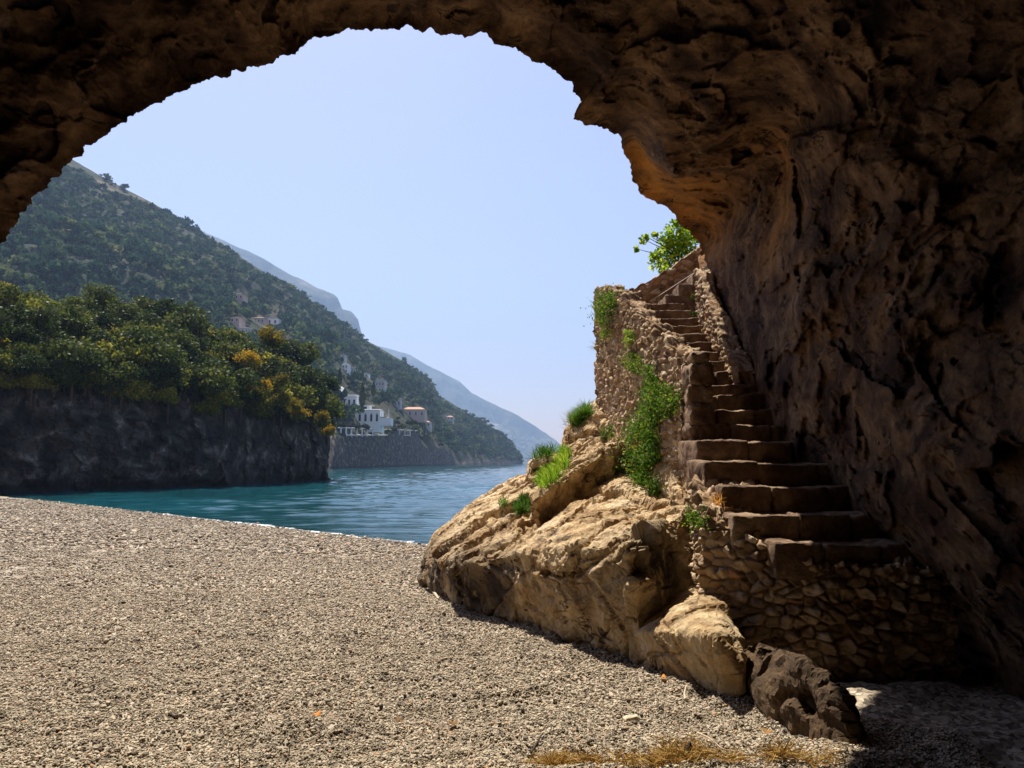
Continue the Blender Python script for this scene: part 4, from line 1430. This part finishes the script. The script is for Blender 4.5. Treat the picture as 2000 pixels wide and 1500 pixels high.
def patch_points(region, n, seed, objs=SOL, dmax=30):
    """random points on the rock seen inside a list of (px, py, r) discs"""
    r = random.Random(seed)
    out, nor = [], []
    tot = sum(c[2] ** 2 for c in region)
    for (px, py, rad) in region:
        for _ in range(max(3, int(n * rad * rad / tot))):
            a, q_ = r.uniform(0, 6.28), rad * math.sqrt(r.random())
            h_ = surf_hit(px + math.cos(a) * q_, py + math.sin(a) * q_, objs)
            if h_ and h_[0].y < dmax: out.append(h_[0]); nor.append(h_[1])
    return np.array(out).reshape(-1, 3), np.array(nor).reshape(-1, 3)


def grass(name, label, region, n, L, seed, w=.006, mat='grass', cat="grass tuft", up=.9):
    C, N = patch_points(region, n, seed)
    if len(C) == 0: print("NO HIT", label); return
    r = np.random.default_rng(seed)
    k = np.repeat(np.arange(len(C)), 4)
    C2 = C[k] + r.normal(size=(len(k), 3)) * .03
    D = N[k] * .5 + r.normal(size=(len(k), 3)) * .45 + np.array([-.1, 0, up])
    V, f = blades(C2, D, r.uniform(.5, 1.1, len(k)) * L, w, seed)
    o_ = obj(name, V, f, MAT[mat], None, False)
    tag(o_, label, cat)
    return o_


def shrub(name, label, region, n, depth, leaf, seed, mat='shrub', stems=12, cat="shrub", per=9, droop=0.0, asp=.45):
    """sprays of small leaves growing off the surface behind"""
    C, N = patch_points(region, n, seed)
    if len(C) == 0: print("NO HIT", label); return
    r = np.random.default_rng(seed)
    root = empty(name, tuple(C.mean(0)))
    tag(root, label, cat)
    c0_ = C.mean(0)
    tip = N + np.array([-.15, -.25, .55 - droop])
    k = np.repeat(np.arange(len(C)), per)
    tpos = r.uniform(.1, 1, (len(k), 1))
    keep = (fbm(C * 7.0, 2, seed) > -.22)
    reach = r.uniform(.35, 1.25, len(C)) * (.7 + .9 * np.clip(fbm(C * 4.0, 2, seed + 1) + .3, 0, 1))
    if keep.sum() > 30: kk = keep[k]; k = k[kk]; tpos = tpos[kk]
    Q = C[k] + unit(tip + r.normal(size=tip.shape) * .35)[k] * depth * tpos * reach[k, None] + r.normal(size=(len(k), 3)) * depth * .10
    Q[:, 2] -= droop * depth * tpos[:, 0] ** 2
    V, f = leaves(Q - c0_, leaf, asp, .2, seed)
    obj("leaves", V, f, MAT[mat], root, False)
    m_ = MB()
    for i in r.choice(len(C), min(stems, len(C)), replace=False):
        t_ = unit(tip[i]) * depth
        m_.tube([C[i] - c0_, C[i] - c0_ + t_ * .5, C[i] - c0_ + t_ * .95 - np.array([0, 0, droop * depth])], [.008, .006, .003], 5)
    m_.build("stems", MAT['twig'], root, True)
    return root


shrub("wild_shrub", "bright green bush growing out near the top corner of the tall wall", [(1188, 600, 20), (1183, 625, 14)], 300, .30, .045, 1, per=10)
shrub("wild_shrub", "dark drooping sprig below the bush at the wall's top corner", [(1188, 648, 9)], 40, .15, .04, 2, droop=.5, stems=4)
shrub("wild_shrub", "yellow green sprig halfway down the tall wall's fold", [(1230, 655, 9), (1232, 668, 7)], 60, .12, .04, 3, droop=.3, stems=4)
shrub("wild_shrub", "fresh green fern like bush in the middle of the tall wall", [(1240, 705, 16), (1246, 722, 12)], 200, .2, .04, 4, stems=8)
shrub("wild_shrub", "trailing yellow green creeper strip above the largest bush", [(1274, 738, 9), (1272, 760, 10), (1270, 775, 8)], 160, .12, .035, 5, droop=.4)
shrub("wild_shrub", "largest tangled green bush spilling down the foot of the tall wall",
      [(1272, 735, 8), (1282, 762, 10), (1300, 780, 17), (1320, 786, 11), (1285, 802, 17), (1270, 826, 18), (1257, 850, 15), (1280, 862, 13), (1244, 874, 16), (1234, 902, 15), (1260, 905, 21), (1284, 900, 12), (1252, 940, 15), (1276, 962, 10), (1310, 812, 8)], 1500, .30, .045, 6, stems=40, per=11)
shrub("wild_shrub", "dry yellow patch of leaves in the largest bush", [(1252, 882, 9), (1250, 922, 7)], 60, .42, .04, 16, mat='straw', stems=4)
shrub("wild_shrub", "small green cushion plant on the rock left of the largest bush", [(1190, 849, 14)], 90, .12, .035, 7, stems=5)
shrub("wild_shrub", "green tuft sprouting from the masonry below the lowest steps", [(1352, 1012, 13), (1370, 1018, 12)], 150, .12, .03, 8, stems=6)
grass("dry_tuft", "dry tuft of straw on the masonry beside the third step", [(1404, 985, 7)], 18, .12, 9, .003, 'straw')
grass("grass_tuft", "thick bright grass on the seaward ledge of the outcrop", [(1050, 888, 12), (1068, 882, 14), (1085, 876, 10)], 240, .30, 10)
grass("grass_tuft", "long green grass strip between the ledge and the overhanging block", [(1105, 890, 10), (1095, 912, 13), (1078, 932, 13), (1062, 945, 10)], 360, .26, 11)
grass("grass_tuft", "small grass patch low on the outcrop's sloping top", [(1022, 988, 13), (1014, 1000, 6)], 160, .17, 12)
grass("grass_tuft", "sparse grass sprout left of the small patch on the outcrop", [(984, 984, 6)], 30, .10, 13)
grass("grass_tuft", "upright feathery grass on the skyline just below the tall wall", [(1136, 812, 12), (1124, 826, 9), (1148, 806, 6)], 200, .32, 14)
grass("dry_tuft", "tall thin dry stalks on the skyline beside the feathery grass", [(1110, 838, 8), (1118, 828, 6)], 14, .55, 15, .0025, 'straw')


def free_shrub(name, label, c, rad, n, leaf, seed, mat='glossy', clumps=14, cat="shrub", root_to=None):
    root = empty(name, tuple(c))
    tag(root, label, cat)
    C = crown_pts(min(rad) * .42, n, clumps, 1.0, seed, 1.0)
    C = C * np.array(rad)
    V, f = leaves(C, leaf, .55, .2, seed)
    obj("leaves", V, f, MAT[mat], root, False)
    m_ = MB()
    e = np.array(root_to if root_to is not None else (0, .3, -.5))
    r = random.Random(seed)
    for k in range(6):
        t_ = C[r.randrange(len(C))]
        m_.tube([e, e * .4 + t_ * .35, t_ * .95], [.02, .012, .005], 5)
    m_.build("stems", MAT['bark'], root, True)
    return root


# grey green dry tuft sticking out of the left edge of the tall wall
r = np.random.default_rng(18)
c = P(1170, 678, 13.4)
V, f = blades(np.repeat(c[None], 46, 0) + r.normal(size=(46, 3)) * .02, np.stack([-np.abs(r.normal(.8, .4, 46)), r.normal(0, .3, 46), r.normal(.25, .5, 46)], -1), r.uniform(.1, .26, 46), .002, 18, .3)
o = obj("dry_tuft", V, f, MAT['tree_olive'], None, False)
tag(o, "wispy grey tuft sticking out from the left edge of the tall wall", "grass tuft")
# little sprigs by the upper steps
for px, py, d, lb, s in ((1366, 540, 13.3, "bright green sprig hanging by the end of the handrail", .13), (1354, 583, 12.9, "thin leafy sprig above the top steps", .12), (1352, 614, 12.4, "green sprig lowest beside the upper steps", .12)):
    free_shrub("leafy_sprig", lb, P(px, py, d), (s, s * .8, s * .6), 70, .055, int(px + py), 'shrub', 6, root_to=(.18, .1, .05))

# fig like tree behind the upper parapet, branches reaching out to the left
ft = empty("fig_tree", tuple(P(1345, 520, 15.6)))
tag(ft, "leafy green tree leaning out over the upper parapet wall", "tree")
o0 = np.array(ft.location)
CL_ = [(1318, 462, .36), (1332, 470, .38), (1300, 490, .30), (1285, 512, .24), (1322, 500, .34), (1345, 478, .36), (1300, 470, .22), (1278, 500, .16), (1258, 468, .13), (1243, 486, .08), (1279, 460, .09), (1318, 437, .12), (1296, 518, .2), (1340, 450, .25), (1262, 462, .07)]
Cs = []
g = np.random.default_rng(44)
m_ = MB()
for (px, py, rad) in CL_:
    c = P(px, py, 15.5 + g.uniform(-.3, .3)) - o0
    n = int(1500 * rad ** 2) + 22
    Cs.append(c + unit(g.normal(size=(n, 3))) * (g.uniform(0, 1, (n, 1)) ** .5) * rad * .95)
    m_.tube([(0, 0.1, -.9), c * .5 + np.array([0.1, 0, .02]), c], [.035, .018, .005], 5)
V, f = leaves(np.vstack(Cs), .105, .6, .1, 45)
obj("crown", V, f, MAT['glossy'], ft, False)
m_.build("trunk", MAT['bark'], ft, True)

# ------------------------------------------------------------------ pebbles (one mass) and the litter lying on them
pc_col = bpy.data.collections.new("pebble_shapes")
for k in range(6):
    bm = bmesh.new()
    bmesh.ops.create_icosphere(bm, subdivisions=2 if k < 6 else 1, radius=.5)
    r = np.random.default_rng(600 + k)
    sc = np.array([1.0, r.uniform(.65, .95), r.uniform(.4, .65)])
    V = np.array([v.co[:] for v in bm.verts])
    V = V * (1 + .35 * noise(V * 2.2 + k * 7, k)[:, None]) * sc
    for v, co in zip(bm.verts, V): v.co = co
    for f in bm.faces: f.smooth = True
    me = bpy.data.meshes.new("pebble_shape"); bm.to_mesh(me); bm.free()
    me.materials.append(MAT['pebble'])
    pc_col.objects.link(bpy.data.objects.new("pebble_shape", me))

r = np.random.default_rng(99)
PX, PY, PS = [], [], []
for y0, y1, dens, sz in ((3.0, 5, 9500, .0112), (5, 7.5, 6200, .0135), (7.5, 11, 2800, .0175), (11, 16, 1000, .026), (16, 27, 240, .05), (27, 44, 90, .06)):
    A_ = (y1 - y0) * (2.2 * y1)
    n = int(dens * A_)
    y = r.uniform(y0, y1, n)
    x = r.uniform(-1.05 * y1, min(1.15 * y1, 2.9), n)
    n2 = int(dens * (y1 - y0) * (1.05 * y1 + min(1.15 * y1, 2.9)))
    x, y = x[:n2], y[:n2]
    kq = (np.abs(x) < 1.0 * y) & ~((x > 2.6)) & (y + .872 * x * sstep(8, 19, y) < 18.6)
    # nothing lies below the outcrop
    kq &= ~((x > -1.3 + (11.5 - y) * .46 + .6) & (y < 14))
    x, y = x[kq], y[kq]
    PX.append(x); PY.append(y); PS.append(sz * np.exp(r.normal(0, .36, len(x))))
PX, PY, PS = np.concatenate(PX), np.concatenate(PY), np.concatenate(PS)
PZ = beach_z(PX, PY) + PS * r.uniform(-.05, .3, len(PS))
rot = np.stack([r.normal(0, .35, len(PX)), r.normal(0, .35, len(PX)), r.uniform(0, 6.28, len(PX))], -1)
me = make_mesh("pebbles", np.stack([PX, PY, PZ], -1), [], None, {"rot": rot, "size": PS})
pebbles = link("pebbles", me)
tag(pebbles, "grey brown pebbles covering the sunlit beach", None, kind="stuff")
ng = bpy.data.node_groups.new("scatter", 'GeometryNodeTree')
ng.interface.new_socket("Geometry", in_out='INPUT', socket_type='NodeSocketGeometry')
ng.interface.new_socket("Geometry", in_out='OUTPUT', socket_type='NodeSocketGeometry')
gi, go = ng.nodes.new("NodeGroupInput"), ng.nodes.new("NodeGroupOutput")
ci = ng.nodes.new("GeometryNodeCollectionInfo")
ci.inputs[0].default_value = pc_col
ci.inputs[1].default_value = True
ci.inputs[2].default_value = True
ip = ng.nodes.new("GeometryNodeInstanceOnPoints")
ip.inputs["Pick Instance"].default_value = True
ar = ng.nodes.new("GeometryNodeInputNamedAttribute"); ar.data_type = 'FLOAT_VECTOR'; ar.inputs[0].default_value = "rot"
az = ng.nodes.new("GeometryNodeInputNamedAttribute"); az.data_type = 'FLOAT'; az.inputs[0].default_value = "size"
lk = ng.links.new
lk(gi.outputs[0], ip.inputs["Points"]); lk(ci.outputs[0], ip.inputs["Instance"])
lk(ar.outputs[0], ip.inputs["Rotation"]); lk(az.outputs[0], ip.inputs["Scale"])
lk(ip.outputs[0], go.inputs[0])
pebbles.modifiers.new("scatter", 'NODES').node_group = ng
print("pebbles", len(PX))


def gp(px, py, lift=.012):
    """point of the beach seen at (px, py)"""
    rr_ = unit(ray(px, py))
    t_ = np.linspace(2.5, 30, 4000)
    q_ = rr_[None] * t_[:, None]
    z_ = zg(q_[:, 0], q_[:, 1])
    i = int(np.argmax(q_[:, 2] < z_))
    p = q_[i].copy()
    p[2] = float(beach_z(np.array([p[0]]), np.array([p[1]]))[0]) + lift
    return p


def stick(name, label, pts, rad, mat, lift=.015, cat="twig"):
    m_ = MB()
    q_ = np.array([gp(a, b, lift + (c[0] if c else 0)) for a, b, *c in pts])
    tt_ = np.linspace(0, len(q_) - 1, 14)
    q_ = np.stack([np.interp(tt_, np.arange(len(q_)), q_[:, k]) for k in range(3)], -1)
    m_.tube(q_, np.linspace(rad, rad * .5, len(q_)), 6)
    o_ = m_.build(name, MAT[mat], None, True)
    return tag(o_, label, cat)


stick("driftwood_stick", "pale straight stick lying beside the nose of the outcrop", [(843, 1152), (857, 1174)], .03, 'twig')
stick("twig", "thin pale twig curving across the gravel near the dry grass", [(1362, 1441), (1385, 1456), (1410, 1470), (1432, 1473), (1456, 1468)], .006, 'twig', .03)
stick("twig", "short dark twig lying slanted on the gravel", [(1037, 1470), (1060, 1448)], .007, 'darktwig', .02)
stick("twig", "short upright pale splinter near the foot of the low boulder", [(1339, 1366), (1337, 1362, .03), (1341, 1358, .08)], .012, 'shell')
for lb, pts in (("thin dark dead stalk standing in the gravel, the taller bent one", [(556, 1478), (566, 1476, .07), (562, 1476, .13)]), ("thin reddish dead stalk standing at the edge of the gravel", [(469, 1496), (467, 1496, .10), (464, 1496, .17)])):
    stick("dead_stalk", lb, pts, .004, 'darktwig', .0, "stalk")
sv = gp(1232, 1412, .03)
v, f = block(sv, (.12, .06, .04), .018, 71, .035, .5)
o = obj("driftwood_chip", v, f, MAT['shell'])
tag(o, "bleached white chip of driftwood casting a dark shadow on the gravel", "driftwood")
dw = gp(1345, 1490, .03)
v, f = block(dw, (.035, .05, .09), .012, 72, .02, .5)
v[:, 0] += (v[:, 2] - dw[2]) * .5 * (v[:, 2] > dw[2]); v[:, :2] -= (v[:, :2] - dw[:2]) * (.7 * np.clip((v[:, 2:3] - dw[2]) / .045, 0, 1))
o = obj("driftwood_stump", v, f, MAT['darktwig'])
tag(o, "dark stub of wood standing in the dry grass", "driftwood")
for i, (px, py, lb) in enumerate([(1230, 1170, "rust coloured leaf farthest up the beach"), (618, 1396, "orange dead leaf alone on the gravel"), (780, 1408, "pale yellow leaf on the gravel"),
                                  (885, 1413, "brown orange leaf right of the pale yellow one"), (1296, 1333, "red brown leaf at the edge of the boulder's shadow"), (1500, 1440, "curled brown leaf near the dry grass")]):
    if i == 0: px, py = 715, 1229
    c = gp(px, py, .03)
    n_ = 7
    th = np.linspace(0, 2 * math.pi, 13)[:-1]
    V = np.vstack([[0, 0, .006], np.stack([.035 * np.cos(th), .02 * np.sin(th), .012 * np.cos(2 * th) + .004], -1)])
    ca, sa = math.cos(i * 1.1), math.sin(i * 1.1)
    V = V @ np.array([[ca, sa, 0], [-sa, ca, 0], [0, 0, 1]])
    o = obj("fallen_leaf", V, np.array([(0, 1 + k, 1 + (k + 1) % 12) for k in range(12)]), MAT['leaf_litter'])
    o.location = c
    tag(o, lb + " of the beach" if i == 2 else lb, "leaf", "fallen leaves on the beach")
# dry grass along the lower edge
r = np.random.default_rng(55)
Cc, Dd = [], []
for px, w_, n in ((1085, 32, 420), (1150, 25, 160), (1225, 30, 110), (1300, 32, 420), (1350, 30, 480), (1430, 25, 110), (1520, 30, 220), (1600, 50, 160)):
    for _ in range(n):
        x_ = px + r.normal() * w_ * .6
        y_ = 1494 - abs(r.normal()) * 7 - (10 + 8 * r.normal() if 1290 < x_ < 1385 else 0) + 10 * r.random()
        Cc.append(gp(x_, min(y_, 1512), .01)); Dd.append(r.normal(size=3) * np.array([1, .8, .35]) + np.array([0, 0, .3]))
Cc = np.array(Cc)
Cc[:, 2] += r.uniform(.0, .035, len(Cc))
V, f = blades(Cc, np.array(Dd), r.uniform(.04, .13, len(Cc)), .0026, 55, .2)
o = obj("dry_grass", V, f, MAT['straw'], None, False)
tag(o, "golden dry grass and straw lying along the near edge of the beach", None, kind="stuff")

# ------------------------------------------------------------------ haze
hz = MB()
hz.box((0, 2850, 660), (16000, 6300, 1340))
o = hz.build("haze", None)
hm_ = bpy.data.materials.new("haze_air"); hm_.use_nodes = True
t_ = hm_.node_tree; t_.nodes.clear()
pv = t_.nodes.new("ShaderNodeVolumePrincipled"); mo = t_.nodes.new("ShaderNodeOutputMaterial")
pv.inputs["Color"].default_value = (.38, .56, .88, 1)
pv.inputs["Density"].default_value = 2.1e-4
pv.inputs["Anisotropy"].default_value = .2
t_.links.new(pv.outputs[0], mo.inputs["Volume"])
o.data.materials.append(hm_)
tag(o, "pale blue sea haze", None, kind="stuff")
